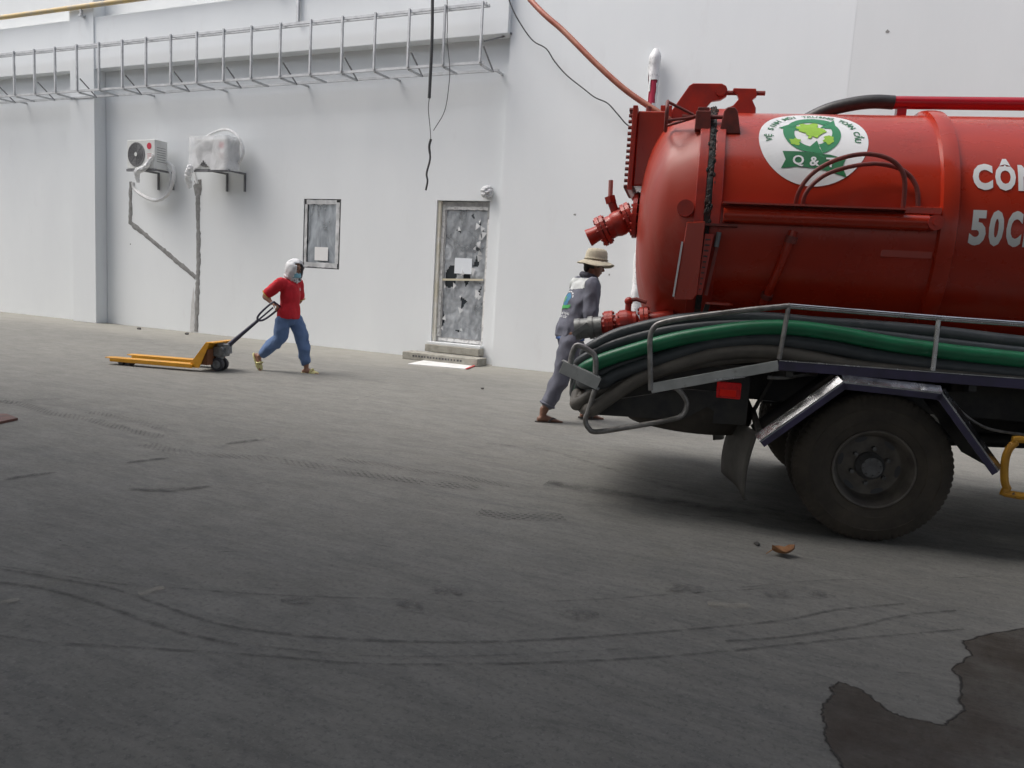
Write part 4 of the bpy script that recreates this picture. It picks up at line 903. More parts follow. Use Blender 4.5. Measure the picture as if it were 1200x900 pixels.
# ------------------------------------------------------------------ hoses carried in the rack
def hose(label, px, yl, r, m, name='suction_hose', drop=.06, ext=(1200, 424), turn=0.0, dy=0.0):
    pts = [tp(x, y, yl+dy*i) for i, (x, y) in enumerate(px)]
    a = pts[0]; e = pts[-1]
    t = turn
    pre = [(1.2, 2.06, 1.06+.04*turn), (-.7, 2.05, 1.08), (-1.4, 2.03, max(.66, a.z-.02)), (-1.80-t, 1.92, .74), (-1.88-t*.5, 1.65, .66+t), (-1.90-t*.5, 1.0, .62+t), (-1.905-t*.5, .5, .62+t), (min(a.x-.03, -1.87)-t*.3, .30+yl*.3, a.z*.55+.33), (min(a.x-.03, -1.84), .19+yl*.5, a.z*.85+.09)]
    pre = [Vector(q) for q in pre]
    post = [Vector((e.x+.6, yl, e.z-.02)), Vector((3.2, yl, max(1.05+r, e.z-.05)))] if ext else []
    P = smooth_path(pre+pts+post, 5)
    P = [TO+TA*q.x+TB*q.y+Vector((0, 0, q.z)) for q in P]
    o = MB().tube(P, r, 14).build(name, m); return tag(o, label, 'hose', 'hoses racked along the truck side')
hose('black hose lying uppermost in the rack, above the green hose', [(690, 410), (719, 394), (745, 386), (770, 380), (800, 375), (850, 372), (905, 374), (960, 379), (1020, 383), (1100, 390), (1200, 402)], .15, .042, blk_hose, turn=.02)
hose('thinner black hose between the uppermost hose and the green hose', [(680, 424), (700, 412), (719, 404), (745, 396), (770, 390), (800, 385), (850, 381), (920, 381), (980, 387), (1060, 397), (1120, 404), (1200, 413)], .125, .035, blk_hose, turn=.05)
hose('green hose running through the truck side rack', [(685, 433), (700, 425), (719, 418), (745, 410), (770, 403), (800, 396), (830, 391), (875, 385), (925, 384), (975, 390), (1012, 397), (1050, 404), (1087, 409), (1125, 414), (1200, 422)], .085, .047, green_hose, turn=.0)
hose('dark hose just under the green hose, sinking behind it', [(698, 441), (719, 431), (745, 422), (768, 417), (800, 410), (840, 404), (900, 398), (960, 402), (1030, 413), (1100, 421), (1200, 431)], .135, .040, blk_hose, turn=.05)
hose('blue-grey hose in the middle of the rear bundle', [(706, 448), (720, 440), (738, 433), (762, 425), (794, 414), (836, 403), (885, 398), (925, 400), (975, 407), (1012, 415), (1050, 421), (1100, 428), (1200, 438)], .088, .042, blk_hose)
hose('dusty brown hose passing behind the other brown hose', [(678, 473), (697, 462), (729, 447), (757, 439), (790, 430), (840, 421), (900, 417), (960, 424), (1030, 433), (1200, 448)], .15, .043, brn_hose)
hose('dusty brown hose rising in front from the lowest rear corner', [(693, 480), (706, 472), (719, 463), (744, 447), (766, 437), (785, 430), (815, 420), (840, 414), (885, 411), (920, 414), (955, 420), (1000, 429), (1070, 436), (1200, 447)], .082, .045, brn_hose)
# orange hose strung from the tank up to the roof
s0 = TO+TA*-1.47+TB*1.0+Vector((0, 0, 2.70))
pts = [s0+Vector((.05, .0, -.1)), onplane(775, 134, s0, fw), onplane(735, 107, s0+fw*.12, fw), onplane(700, 76, s0+fw*.25, fw), onplane(662, 38, s0+fw*.42, fw), onplane(620, -2, s0+fw*.65, fw)]
v = (pts[-1]-pts[-2]).normalized(); pts += [pts[-1]+v*1.2+Vector((0, .2, .15)), Vector((-6.5, 9.8, 7.6)), Vector((-8.2, 11.6, 9.65))]
P = smooth_path(pts, 40); Rr = [.023 if i % 2 else .0195 for i in range(len(P))]
tag(MB().tube(P, Rr, 10).build('corrugated_hose', orange_hose, None, 180), 'orange-red ribbed hose rising from the tank to the upper left', 'hose')

# ------------------------------------------------------------------ pallet jack
JY = math.radians(15)
jk = empty('pallet_jack', 'orange-yellow hand pallet truck pulled by the worker in red', 'pallet jack', (-7.99, 7.79, 0), JY)
for s in (-1, 1):
    yy = s*.225
    f_ = MB().prism([(-1.42, -.05), (-1.34, -.078), (-.12, -.08), (-.12, .08), (-1.34, .078), (-1.42, .05)], (0, yy, .085), (1, 0, 0), (0, 1, 0), (0, 0, .012)).box(-1.33, -.12, yy-.08, yy-.07, .045, .0845).box(-1.33, -.12, yy+.07, yy+.08, .045, .0845).build('fork', jack_y, jk, 0, .004)
    MB().cyl((-1.18, yy-.06, .037), (-1.18, yy+.06, .037), .036, 16).build('load_roller', dk_grey, jk)
    MB().cyl((-1.08, yy-.06, .037), (-1.08, yy+.06, .037), .036, 16).build('load_roller', dk_grey, jk)
    MB().bar((-1.0, yy, .055), (-.15, yy, .075), .05, .016).build('push_rod', dk_grey, jk, 0)
    MB().prism([(-.17, .05), (-.17, .10), (.055, .40), (.115, .40), (-.04, .05)], (0, yy+s*.035, 0), (1, 0, 0), (0, 0, 1), (0, s*.012, 0)).build('side_plate', jack_y, jk, 0, .004)
MB().prism([(-.15, .085), (.06, .402), (.16, .402), (.16, .385), (.075, .385), (-.125, .08)], (0, -.26, 0), (1, 0, 0), (0, 0, 1), (0, .52, 0)).build('frame_hood', jack_y, jk, 0, .004)
MB().prism([(-.1, .09), (.05, .30), (.05, .09)], (0, -.22, 0), (1, 0, 0), (0, 0, 1), (0, .44, 0)).build('inner_plate', mat('rusty_brown_plate', (.20, .08, .035), .7), jk, 0)
MB().cyl((.10, 0, .16), (.10, 0, .39), .055, 16).box(.05, .20, -.08, .08, .20, .33).box(.13, .25, -.05, .05, .24, .37).cyl((.17, -.11, .30), (.17, .11, .30), .035, 12).build('pump', jack_g, jk, 30, .004)
for s in (-.05, .05): MB().lathe([(.03, -.03), (.085, -.03), (.09, -.02), (.09, .02), (.085, .03), (.03, .03)], (.10, s*1.1, .09), (0, 1, 0), 28).build('steer_wheel', dk_grey, jk)
MB().lathe([(.02, 0), (.055, 0), (.055, .006), (.02, .006)], (.10, -.092, .09), (0, 1, 0), 20).build('wheel_disc', jack_g, jk)
def jl(P): d = Vector(P)-Vector((-7.99, 7.79, 0)); return Vector((d.x*math.cos(JY)+d.y*math.sin(JY), -d.x*math.sin(JY)+d.y*math.cos(JY), d.z))
P1L, P1Y = Vector((-7.26, 8.43, 0)), math.radians(10)
def w1(q): return P1L+Vector((q[0]*math.cos(P1Y)-q[1]*math.sin(P1Y), q[0]*math.sin(P1Y)+q[1]*math.cos(P1Y), q[2]))
GRIP = w1((-.055, -.235, .925))      # where the right fist closes
hs_ = Vector((.21, 0, .34)); ge = jl(GRIP); dv = (ge-hs_).normalized(); cross = Vector((dv.y, -dv.x, 0)).normalized()
hd = MB().tube([hs_, hs_+(ge-hs_)*.28, hs_+(ge-hs_)*.62], [.034, .026, .021], 12).build('handle_shaft', jack_b, jk)
b0 = hs_+(ge-hs_)*.62; up_ = cross.cross(dv)*-1
if up_.z < 0: up_ = -up_
cross = (cross*.86+up_*.5).normalized()
lp_ = [b0, b0+dv*.05+cross*.07, b0+dv*.16+cross*.10, ge+cross*.10, ge+dv*.015+cross*.05, ge+dv*.015-cross*.05, ge-cross*.10, b0+dv*.16-cross*.10, b0+dv*.05-cross*.07, b0]
MB().tube(smooth_path(lp_, 5), .0145, 10).build('handle_loop', jack_b, hd)
MB().tube([b0, ge-dv*.05], .012, 8).build('release_lever', jack_b, hd)

# ------------------------------------------------------------------ people
def ell(c, a, b): return (Vector(c), Vector(a), Vector(b))
def hand(mb, wrist, fwd, palm_n, side, curl, L=.175, r=.0085):
    """palm + five curling fingers; fwd along fingers, palm_n out of the palm, side towards the thumb"""
    f = Vector(fwd).normalized(); s = Vector(side); s = (s-f*s.dot(f)).normalized(); n_ = f.cross(s)
    if n_.dot(Vector(palm_n)) < 0: n_ = -n_
    w = Vector(wrist); pl = L*.5
    mb.loft([ell(w-f*.02, s*.022, n_*.017), ell(w+f*.01, s*.028, n_*.017), ell(w+f*pl*.5, s*.038, n_*.016), ell(w+f*pl*.92, s*.038, n_*.014), ell(w+f*pl, s*.033, n_*.010)], 12)
    for i, (o, ln) in enumerate(((.027, .92), (.009, 1.0), (-.010, .94), (-.028, .74))):
        p = w+f*(pl*.9)+s*o; d = f.copy(); pts = [p-f*.02, p]; R = [r, r]
        for k, seg in enumerate((.038, .026, .021)):
            ax = s; d = (Matrix.Rotation(-curl*(.9 if k else .8), 3, n_.cross(f)) @ d) if False else (d*math.cos(curl)+n_*math.sin(curl)) if k == 0 else (d*math.cos(curl)+(n_ if k == 0 else (pn))*math.sin(curl))
            d.normalize(); pn = (n_-d*n_.dot(d)); pn = pn.normalized() if pn.length > .2 else -f
            p = p+d*seg*ln; pts.append(p); R.append(r*(1-.08*k))
        mb.limb(pts, R, 8, 3)
    b = w+f*pl*.25+s*.026; t1 = b+f*.03+s*.022+n_*.012; t2 = t1+f*.024+n_*.018*(1+curl*.4)-s*.004; mb.limb([b-s*.01, b, t1, t2], [.012, .0115, .010, .0085], 8, 3)
def head(mb, c, fwd, k=1.0):
    """head about .23 m high with jaw, nose, brow, lips and ears"""
    f = Vector(fwd).normalized(); u = Vector((0, 0, 1)); u = (u-f*u.dot(f)).normalized(); s = f.cross(u); c = Vector(c)
    m = Matrix((f, s, u)).transposed()
    mb.sph(c+(u*.028-f*.008)*k, .096*k, .077*k, .088*k, 20, m)
    mb.loft([ell(c+(f*.022-u*.115)*k, f*.032*k, s*.026*k), ell(c+(f*.024-u*.10)*k, f*.050*k, s*.042*k), ell(c+(f*.018-u*.06)*k, f*.070*k, s*.058*k), ell(c+(f*.010-u*.01)*k, f*.080*k, s*.068*k), ell(c+u*.03*k, f*.085*k, s*.070*k)], 18)
    mb.limb([c+(f*.088+u*.015)*k, c+(f*.104-u*.015)*k, c+(f*.110-u*.028)*k, c+(f*.09-u*.034)*k], [.008*k, .011*k, .013*k, .009*k], 8, 3)
    mb.limb([c+(f*.080+u*.028-s*.04)*k, c+(f*.092+u*.030)*k, c+(f*.080+u*.028+s*.04)*k], [.010*k, .010*k, .010*k], 8, 3)
    mb.limb([c+(f*.082-u*.062-s*.02)*k, c+(f*.090-u*.060)*k, c+(f*.082-u*.062+s*.02)*k], [.007*k, .009*k, .007*k], 8, 3)
    for e in (-1, 1): mb.loft([ell(c+(s*e*.070-f*.008-u*.03)*k, f*.010*k, s*.006*k), ell(c+(s*e*.078-f*.012)*k, f*.016*k, s*.008*k), ell(c+(s*e*.078-f*.014+u*.025)*k, f*.014*k, s*.007*k)], 10)
    return f, s, u
def face_bits(c, f, s, u, par, k=1.0):
    c = Vector(c)
    for e in (-1, 1):
        MB().sph(c+(f*.083+s*e*.030+u*.004)*k, .009*k, .012*k, .006*k, 10, Matrix((f, s, u)).transposed()).build('eye', hair_m, par, 180)
        MB().limb([c+(f*.090+s*e*.016+u*.030)*k, c+(f*.090+s*e*.034+u*.034)*k, c+(f*.078+s*e*.050+u*.028)*k], [.004*k, .005*k, .003*k], 6, 3).build('eyebrow', hair_m, par, 180)
def foot(mb, ank, toe_dir, up, L=.22, w=.042):
    a = Vector(ank); t = Vector(toe_dir).normalized(); n_ = Vector(up); n_ = (n_-t*n_.dot(t)).normalized(); s = t.cross(n_)
    b = a-n_*.055
    mb.loft([ell(b-t*.055-n_*.005, s*.022, n_*.022), ell(b-t*.03, s*.032, n_*.034), ell(b+t*.02+n_*.01, s*.034, n_*.042), ell(b+t*.09-n_*.002, s*w, n_*.030), ell(b+t*.14-n_*.010, s*w*1.05, n_*.020), ell(b+t*.175-n_*.014, s*w*.85, n_*.014), ell(b+t*.188-n_*.016, s*w*.5, n_*.009)], 14)
    mb.limb([a+n_*.05, a, b+n_*.01], [.036, .034, .034], 10, 3)
    for i in range(5): mb.limb([b+t*.155+s*(w*.75-i*w*.38)-n_*.014, b+t*(.20-.006*i)+s*(w*.78-i*w*.40)-n_*.017], [.0105 if i else .013]*2, 8, 3)
    return b, t, n_, s

# --- worker in red pulling the jack (right side towards the camera)
p1 = empty('person', 'person in red polo shirt and white hood pulling the pallet jack', 'person', P1L, P1Y)
HIPR, HIPL = (-.02, -.085, .80), (.02, .085, .80)
KR, AR = (-.07, -.10, .47), (-.36, -.11, .205)
KL, AL = (.17, .09, .45), (.235, .095, .075)
SR, ER, WR = (-.03, -.165, 1.225), (-.235, -.215, 1.035), (-.115, -.235, .945)
SL_, EL, WL = (.03, .165, 1.225), (.03, .235, .99), (-.10, .10, .90)
HC1 = Vector((.075, .0, 1.425)); hf1 = (Vector((.97, -.22, -.08))).normalized()
sk = MB()
sk.loft([ell((0, 0, .72), (.09, 0, 0), (0, .14, 0)), ell((0, 0, .82), (.10, 0, 0), (0, .15, 0)), ell((.01, 0, .95), (.085, 0, 0), (0, .125, 0)), ell((.025, 0, 1.10), (.095, 0, 0), (0, .145, 0)), ell((.02, 0, 1.20), (.09, 0, 0), (0, .15, 0)), ell((.02, 0, 1.26), (.065, 0, 0), (0, .10, 0)), ell((.035, 0, 1.31), (.05, 0, 0), (0, .05, 0))], 18)
sk.limb([(.03, 0, 1.24), (.055, 0, 1.38)], [.052, .05])
for S, E, Wr in ((SR, ER, WR), (SL_, EL, WL)):
    sk.limb([S, Vector(S).lerp(Vector(E), .5), E, Vector(E).lerp(Vector(Wr), .4), Wr], [.055, .046, .038, .036, .024])
for Hh, K, A_ in ((HIPR, KR, AR), (HIPL, KL, AL)):
    sk.limb([Hh, Vector(Hh).lerp(Vector(K), .5), K, Vector(K).lerp(Vector(A_), .35), A_], [.085, .072, .052, .05, .034])
f, s, u = head(sk, HC1, hf1, .92)
hand(sk, WR, (.85, .05, -.28), (0, -.3, -.9), (.1, -1, .2), 1.0)
hand(sk, WL, (-.6, -.5, -.35), (-.2, .4, -.6), (-.4, .6, .3), .7)
fr1 = foot(sk, AR, (.42, .02, -.90), (.9, 0, .42)); fl1 = foot(sk, AL, (1, .03, -.03), (0, 0, 1))
bd1 = remesh('body', sk, .0065, skin, p1, 3)
face_bits(HC1, f, s, u, bd1, .92)
sh = MB()
sh.loft([ell((.0, 0, .745), (.142, 0, 0), (0, .185, 0)), ell((.0, 0, .85), (.138, 0, 0), (0, .182, 0)), ell((.01, 0, .95), (.118, 0, 0), (0, .155, 0)), ell((.025, 0, 1.08), (.122, 0, 0), (0, .165, 0)), ell((.02, 0, 1.18), (.112, 0, 0), (0, .172, 0)), ell((.02, 0, 1.235), (.088, 0, 0), (0, .14, 0)), ell((.03, 0, 1.28), (.066, 0, 0), (0, .072, 0)), ell((.04, 0, 1.305), (.058, 0, 0), (0, .06, 0))], 22)
for S, E in ((SR, ER), (SL_, EL)):
    S = Vector(S); E = Vector(E); sh.limb([S+Vector((0, -S.y*.25, .0)), S, S.lerp(E, .45), S.lerp(E, .78)], [.075, .078, .074, .074])
shirt1 = remesh('polo_shirt', sh, .011, red_cloth, p1, 5, .007, 7, (1.4, 1.4, .7))
MB().tube(smooth_path([(.10, -.035, 1.285), (.045, -.068, 1.318), (-.015, -.045, 1.325), (-.03, 0, 1.33), (-.015, .045, 1.325), (.045, .068, 1.318), (.10, .035, 1.285)]), .013, 8).build('collar', red_cloth, shirt1, 180)
for S, E in ((SR, ER), (SL_, EL)):
    S = Vector(S); E = Vector(E); d_ = (E-S).normalized(); c_ = S.lerp(E, .78)+d_*.035; a_, b_ = fr(d_)
    MB().tube([c_+(a_*math.cos(t)+b_*math.sin(t))*.073 for t in [2*PI*i/24 for i in range(24)]], .006, 6, True).build('sleeve_piping', mat('yellow_piping', (.5, .35, .08), .8), shirt1, 180)
tr_ = MB()
tr_.loft([ell((0, 0, .66), (.10, 0, 0), (0, .14, 0)), ell((0, 0, .72), (.115, 0, 0), (0, .155, 0)), ell((0, 0, .80), (.115, 0, 0), (0, .155, 0)), ell((0, 0, .86), (.105, 0, 0), (0, .145, 0))], 20)
for Hh, K, A_ in ((HIPR, KR, AR), (HIPL, KL, AL)):
    Hh = Vector(Hh); K = Vector(K); A_ = Vector(A_); e = K.lerp(A_, .86 if A_.z > .15 else .80)
    tr_.limb([Hh-Vector((0, 0, .03)), Hh.lerp(K, .5), K, K.lerp(e, .55), e], [.098, .102, .092, .088, .066], 16)
remesh('work_trousers', tr_, .012, blue_cloth, p1, 4, .010, 8, (1, 1, .7))
for b, t, n_, s2 in (fr1, fl1):
    so_ = MB().loft([ell(b+t*.07-n_*.037, t*.145, s2*.048), ell(b+t*.07-n_*.020, t*.145, s2*.048)], 24).build('slipper', slipper, p1, 60)
    MB().tube(smooth_path([b+t*.08+s2*.047-n_*.02, b+t*.09+s2*.040+n_*.018, b+t*.095+n_*.038, b+t*.09-s2*.040+n_*.018, b+t*.08-s2*.047-n_*.02]), .014, 8).build('slipper_strap', slipper, so_, 180)
    MB().sph(b+t*.115-n_*.022, .082, .052, .042, 18, Matrix((t, s2, n_)).transposed()).build('slipper_upper', slipper, so_, 180)
# hood with face opening
hd_ = MB(); N1, N2 = 30, 26; vs = []; fs = []
mh = Matrix((f, s, u)).transposed()
for j in range(N2+1):
    ph = PI*j/N2*.97
    for i in range(N1):
        th = 2*PI*i/N1; d_ = Vector((math.sin(ph)*math.cos(th), math.sin(ph)*math.sin(th), math.cos(ph)))
        rr = Vector((.122*d_.x, .112*d_.y, .128*d_.z if d_.z > 0 else .165*d_.z)); rr.z += .008
        rr *= 1+.10*noise.noise(d_*3.0+Vector((3, 1, 2)))+.07*(1-2*abs(noise.noise(d_*6.0)))+.03*noise.noise(d_*13)
        if d_.z < -.1 and d_.x < .45: rr *= 1+.18*min(1, (-.1-d_.z)*1.6)
        rr.z *= .95 if d_.z > 0 else 1
        vs.append(HC1+mh @ rr)
for j in range(N2):
    for i in range(N1):
        th = 2*PI*(i+.5)/N1; ph = PI*(j+.5)/N2*.97; d_ = Vector((math.sin(ph)*math.cos(th), math.sin(ph)*math.sin(th), math.cos(ph)))
        if d_.x > .42 and abs(d_.y) < .62 and -.9 < d_.z < .60: continue
        fs.append((j*N1+i, (j+1)*N1+i, (j+1)*N1+(i+1) % N1, j*N1+(i+1) % N1))
ho = hd_.add(vs, fs).build('hood', white_cloth, p1, 180); sm_ = ho.modifiers.new('thick', 'SOLIDIFY'); sm_.thickness = .008; sm_.offset = 0
remesh('hood_scarf', MB().limb([(.10, -.05, 1.30), (.02, -.085, 1.315), (-.04, 0, 1.34), (.02, .085, 1.315), (.10, .05, 1.30)], [.022, .03, .034, .03, .022]).limb([(.11, -.01, 1.31), (.125, -.015, 1.24)], [.022, .014]), .009, white_cloth, ho, 3, .006, 14)
mk = MB(); vs = []; fs = []
for j in range(6):
    for i in range(9):
        a = -1.0+2.0*i/8; v = -.125+.075*j/5; vs.append(HC1+f*(.088*math.cos(a)*.98+.010*math.sin(PI*j/5))*.95+s*.092*math.sin(a)+u*v*.92)
for j in range(5):
    for i in range(8): fs.append((j*9+i, j*9+i+1, (j+1)*9+i+1, (j+1)*9+i))
mko = mk.add(vs, fs).build('face_mask', mask_m, p1, 180); sm_ = mko.modifiers.new('thick', 'SOLIDIFY'); sm_.thickness = .004
def drape(target, name, vs, fs, org, ex, ey, n_, m, par, off=.004):
    """print lying on a garment: flat outline ray-cast onto the cloth along -n"""
    me = target.data; bt = BVHTree.FromPolygons([v.co.copy() for v in me.vertices], [tuple(p.vertices) for p in me.polygons])
    org, ex, ey, n_ = Vector(org), Vector(ex).normalized(), Vector(ey).normalized(), Vector(n_).normalized(); out = []
    for u_, v_ in vs:
        o = org+ex*u_+ey*v_+n_*.4; h = bt.ray_cast(o, -n_); out.append((h[0] if h[0] is not None else o-n_*.4)+n_*off)
    return MB().add(out, fs).build(name, m, par, 180)
v2, f2 = blob((0, 0), .022, .026, 4, 14, .5)
drape(shirt1, 'chest_badge', v2, f2, (.15, .075, 1.15), (0, 1, 0), (0, 0, 1), (1, 0, 0), mat('pale_badge', (.6, .3, .32), .8), shirt1)

# --- worker in grey behind the truck
P2L = Vector((-2.78, 7.60, 0)); P2Y = math.radians(44)
p2 = empty('person', 'person in slate grey work suit and khaki hat behind the truck rear', 'person', P2L, P2Y); p2.scale = (1.03, 1.03, 1.03)
HIPR, HIPL = (-.05, -.09, .90), (.0, .09, .90)
KR, AR = (-.12, -.085, .50), (-.30, -.065, .085)
KL, AL = (.17, .09, .51), (.24, .08, .10)
SR, ER, WR = (.085, -.185, 1.385), (.07, -.235, 1.10), (.175, -.20, .905)
SL_, EL, WL = (.10, .185, 1.385), (.16, .24, 1.12), (.34, .16, 1.0)
HC2 = Vector((.185, .0, 1.585)); hf2 = Vector((.97, -.12, -.16)).normalized()
sk = MB()
sk.loft([ell((-.02, 0, .82), (.10, 0, 0), (0, .14, 0)), ell((-.02, 0, .94), (.105, 0, 0), (0, .15, 0)), ell((.01, 0, 1.08), (.09, 0, 0), (0, .13, 0)), ell((.05, 0, 1.24), (.105, 0, 0), (0, .155, 0)), ell((.08, 0, 1.36), (.095, 0, 0), (0, .165, 0)), ell((.10, 0, 1.42), (.065, 0, 0), (0, .10, 0)), ell((.12, 0, 1.46), (.05, 0, 0), (0, .05, 0))], 18)
sk.limb([(.11, 0, 1.40), (.16, 0, 1.54)], [.056, .053])
for S, E, Wr in ((SR, ER, WR), (SL_, EL, WL)): sk.limb([S, Vector(S).lerp(Vector(E), .5), E, Vector(E).lerp(Vector(Wr), .4), Wr], [.058, .048, .041, .039, .026])
for Hh, K, A_ in ((HIPR, KR, AR), (HIPL, KL, AL)): sk.limb([Hh, Vector(Hh).lerp(Vector(K), .5), K, Vector(K).lerp(Vector(A_), .35), A_], [.09, .076, .055, .054, .036])
f, s, u = head(sk, HC2, hf2, .95)
hand(sk, WR, (.45, .15, -.85), (0, 1, .2), (.9, 0, .4), .55)
hand(sk, WL, (.9, -.2, -.2), (0, -.5, -.8), (0, -.6, .6), .6)
fr2 = foot(sk, AR, (1, -.05, -.04), (0, 0, 1)); fl2 = foot(sk, AL, (1, .05, -.1), (0, 0, 1))
bd2 = remesh('body', sk, .0065, skin2, p2, 3); face_bits(HC2, f, s, u, bd2, .95)
jkm = MB()
jkm.loft([ell((-.03, 0, .86), (.145, 0, 0), (0, .185, 0)), ell((-.025, 0, .96), (.145, 0, 0), (0, .185, 0)), ell((.01, 0, 1.08), (.132, 0, 0), (0, .175, 0)), ell((.04, 0, 1.22), (.138, 0, 0), (0, .19, 0)), ell((.075, 0, 1.33), (.128, 0, 0), (0, .195, 0)), ell((.09, 0, 1.40), (.098, 0, 0), (0, .155, 0)), ell((.11, 0, 1.45), (.07, 0, 0), (0, .08, 0)), ell((.125, 0, 1.485), (.062, 0, 0), (0, .066, 0))], 22)
for S, E, Wr in ((SR, ER, WR), (SL_, EL, WL)):
    S = Vector(S); E = Vector(E); Wr = Vector(Wr); jkm.limb([S+Vector((0, -S.y*.25, 0)), S, S.lerp(E, .5), E, E.lerp(Wr, .5), E.lerp(Wr, .78)], [.078, .084, .078, .072, .064, .056], 16)
jacket = remesh('work_jacket', jkm, .011, grey_cloth, p2, 4, .009, 8, (1.3, 1.3, .8))
# pale shoulder yoke: cloth lying on the jacket's shoulders
ym = MB()
me = jacket.data; keep = [p for p in me.polygons if p.center.z > 1.335+.12*abs(p.center.y) and abs(p.center.y) < .20 and p.center.z < 1.455]
idx = {}; vs = []; fs = []
for p in keep:
    q = []
    for i in p.vertices:
        if i not in idx: idx[i] = len(vs); vs.append(me.vertices[i].co+me.vertices[i].normal*.004)
        q.append(idx[i])
    fs.append(tuple(q))
ym.add(vs, fs).build('shoulder_yoke', yoke_cloth, jacket, 180)
remesh('scarf', MB().limb([(.20, -.03, 1.45), (.14, -.068, 1.475), (.07, -.045, 1.495), (.06, 0, 1.50), (.07, .045, 1.495), (.14, .068, 1.475), (.20, .03, 1.45)], [.025]*7).limb([(.20, -.02, 1.46), (.225, -.03, 1.38)], [.024, .012]), .009, mat('dark_scarf', (.05, .052, .07), .9), p2, 3, .005, 14)
tr_ = MB(); tr_.loft([ell((-.025, 0, .76), (.105, 0, 0), (0, .145, 0)), ell((-.025, 0, .84), (.125, 0, 0), (0, .165, 0)), ell((-.025, 0, .93), (.12, 0, 0), (0, .16, 0))], 20)
for Hh, K, A_ in ((HIPR, KR, AR), (HIPL, KL, AL)):
    Hh = Vector(Hh); K = Vector(K); A_ = Vector(A_); e = K.lerp(A_, .72)
    tr_.limb([Hh-Vector((0, 0, .03)), Hh.lerp(K, .5), K, K.lerp(e, .5), e], [.105, .108, .094, .086, .078], 16)
trs = remesh('work_trousers', tr_, .012, grey_cloth, p2, 4, .010, 7, (1, 1, .7))
for K, A_ in ((KR, AR), (KL, AL)):
    K = Vector(K); A_ = Vector(A_); d_ = (A_-K).normalized(); e = K.lerp(A_, .72)+d_*.025; a_, b_ = fr(d_)
    MB().tube([e+(a_*math.cos(t)+b_*math.sin(t))*.072 for t in [2*PI*i/20 for i in range(20)]], .014, 8, True).build('rolled_cuff', grey_cloth, trs, 180)
MB().loft([ell((-.03, 0, .835), (.140, 0, 0), (0, .178, 0)), ell((-.03, 0, .865), (.140, 0, 0), (0, .178, 0))], 24).build('undershirt_hem', navy, p2, 180)
for b, t, n_, s2 in (fr2, fl2):
    so_ = MB().loft([ell(b+t*.07-n_*.040, t*.148, s2*.05), ell(b+t*.07-n_*.022, t*.148, s2*.05)], 24).build('sandal', sandal, p2, 60)
    MB().tube(smooth_path([b+t*.05+s2*.047-n_*.02, b+t*.10+s2*.028+n_*.012, b+t*.15-n_*.002, b+t*.10-s2*.028+n_*.012, b+t*.05-s2*.047-n_*.02]), .010, 8).build('sandal_strap', sandal, so_, 180)
# hat
hat = MB(); tu = (u-f*.10).normalized(); tf = (f-tu*f.dot(tu)).normalized(); ts = tf.cross(tu); hcn = HC2+u*.055
vs = []; fs = []; N = 36
prof = [(.0, .125), (.05, .123), (.085, .112), (.100, .085), (.106, .04), (.108, .0), (.125, -.008), (.150, -.022), (.172, -.038), (.178, -.042)]
for i, (r_, h_) in enumerate(prof):
    for k in range(N):
        t = 2*PI*k/N; wv = 0 if i < 6 else (.012*math.sin(2*t+.6)+.008*math.sin(3*t))*(i-5)/4
        cr = .02*math.exp(-((math.sin(t))/.3)**2) if i < 3 else 0
        vs.append(hcn+tf*r_*1.08*math.cos(t)+ts*r_*math.sin(t)*.95+tu*(h_+wv-(.014 if i == 0 else 0))+tu*.006*noise.noise(Vector((k*.6, i, 0))))
for i in range(len(prof)-1):
    for k in range(N): fs.append((i*N+k, (i+1)*N+k, (i+1)*N+(k+1) % N, i*N+(k+1) % N))
hato = hat.add(vs, fs).build('hat', hat_m, p2, 180); sm_ = hato.modifiers.new('thick', 'SOLIDIFY'); sm_.thickness = .006
MB().tube([hcn+tf*.118*math.cos(t)+ts*.105*math.sin(t)+tu*.012 for t in [2*PI*k/36 for k in range(36)]], .007, 6, True).build('hat_band', mat('hat_band_cloth', (.3, .27, .2), .9), hato, 180)
remesh('hair', MB().sph(HC2+u*.030-f*.014, .092, .078, .085, 18, Matrix((f, s, u)).transposed()).limb([HC2-f*.07+u*.0, HC2-f*.07-u*.05], [.05, .035]), .009, hair_m, p2, 2, .004, 30)
# back print
bo, bx_, bn_ = Vector((-.05, 0.0, 1.20)), Vector((0, -1, 0)), Vector((-1, 0, .22))
v2, f2 = blob((0, .03), .062, .066, 2, 28, .15); drape(jacket, 'back_print', v2, f2, bo, bx_, (.2, 0, 1), bn_, mat('teal_print', (.04, .16, .28), .8), jacket)
v2, f2 = blob((-.03, .03), .026, .035, 7, 20, .6); drape(jacket, 'back_print', v2, f2, bo, bx_, (.2, 0, 1), bn_, mat('leaf_green_print', (.10, .30, .10), .8), jacket, .006)
drape(jacket, 'back_print', [(-.09, -.09), (-.06, -.062), (0, -.068), (.06, -.062), (.09, -.05), (.09, -.02), (.06, -.03), (0, -.036), (-.06, -.03), (-.09, -.05)], [(0, 1, 8, 9), (1, 2, 7, 8), (2, 3, 6, 7), (3, 4, 5, 6)], bo, bx_, (.2, 0, 1), bn_, mat('ribbon_green_print', (.06, .34, .09), .8), jacket, .006)
wprint = mat('white_print', (.6, .62, .64), .8)
for tx, zz, sz in (('VỆ SINH MÔI TRƯỜNG', -.125, .032), ('TOÀN CẦU', -.160, .032)):
    vs, fs = text_mb(tx, sz, .0008); mx_ = max(a for a, b in vs); k = .21/mx_ if len(tx) > 10 else 1
    drape(jacket, 'back_lettering', [((a-mx_/2)*k, b+zz) for a, b in vs], fs, bo, bx_, (.2, 0, 1), bn_, wprint, jacket, .005)
vs = []; fs = []
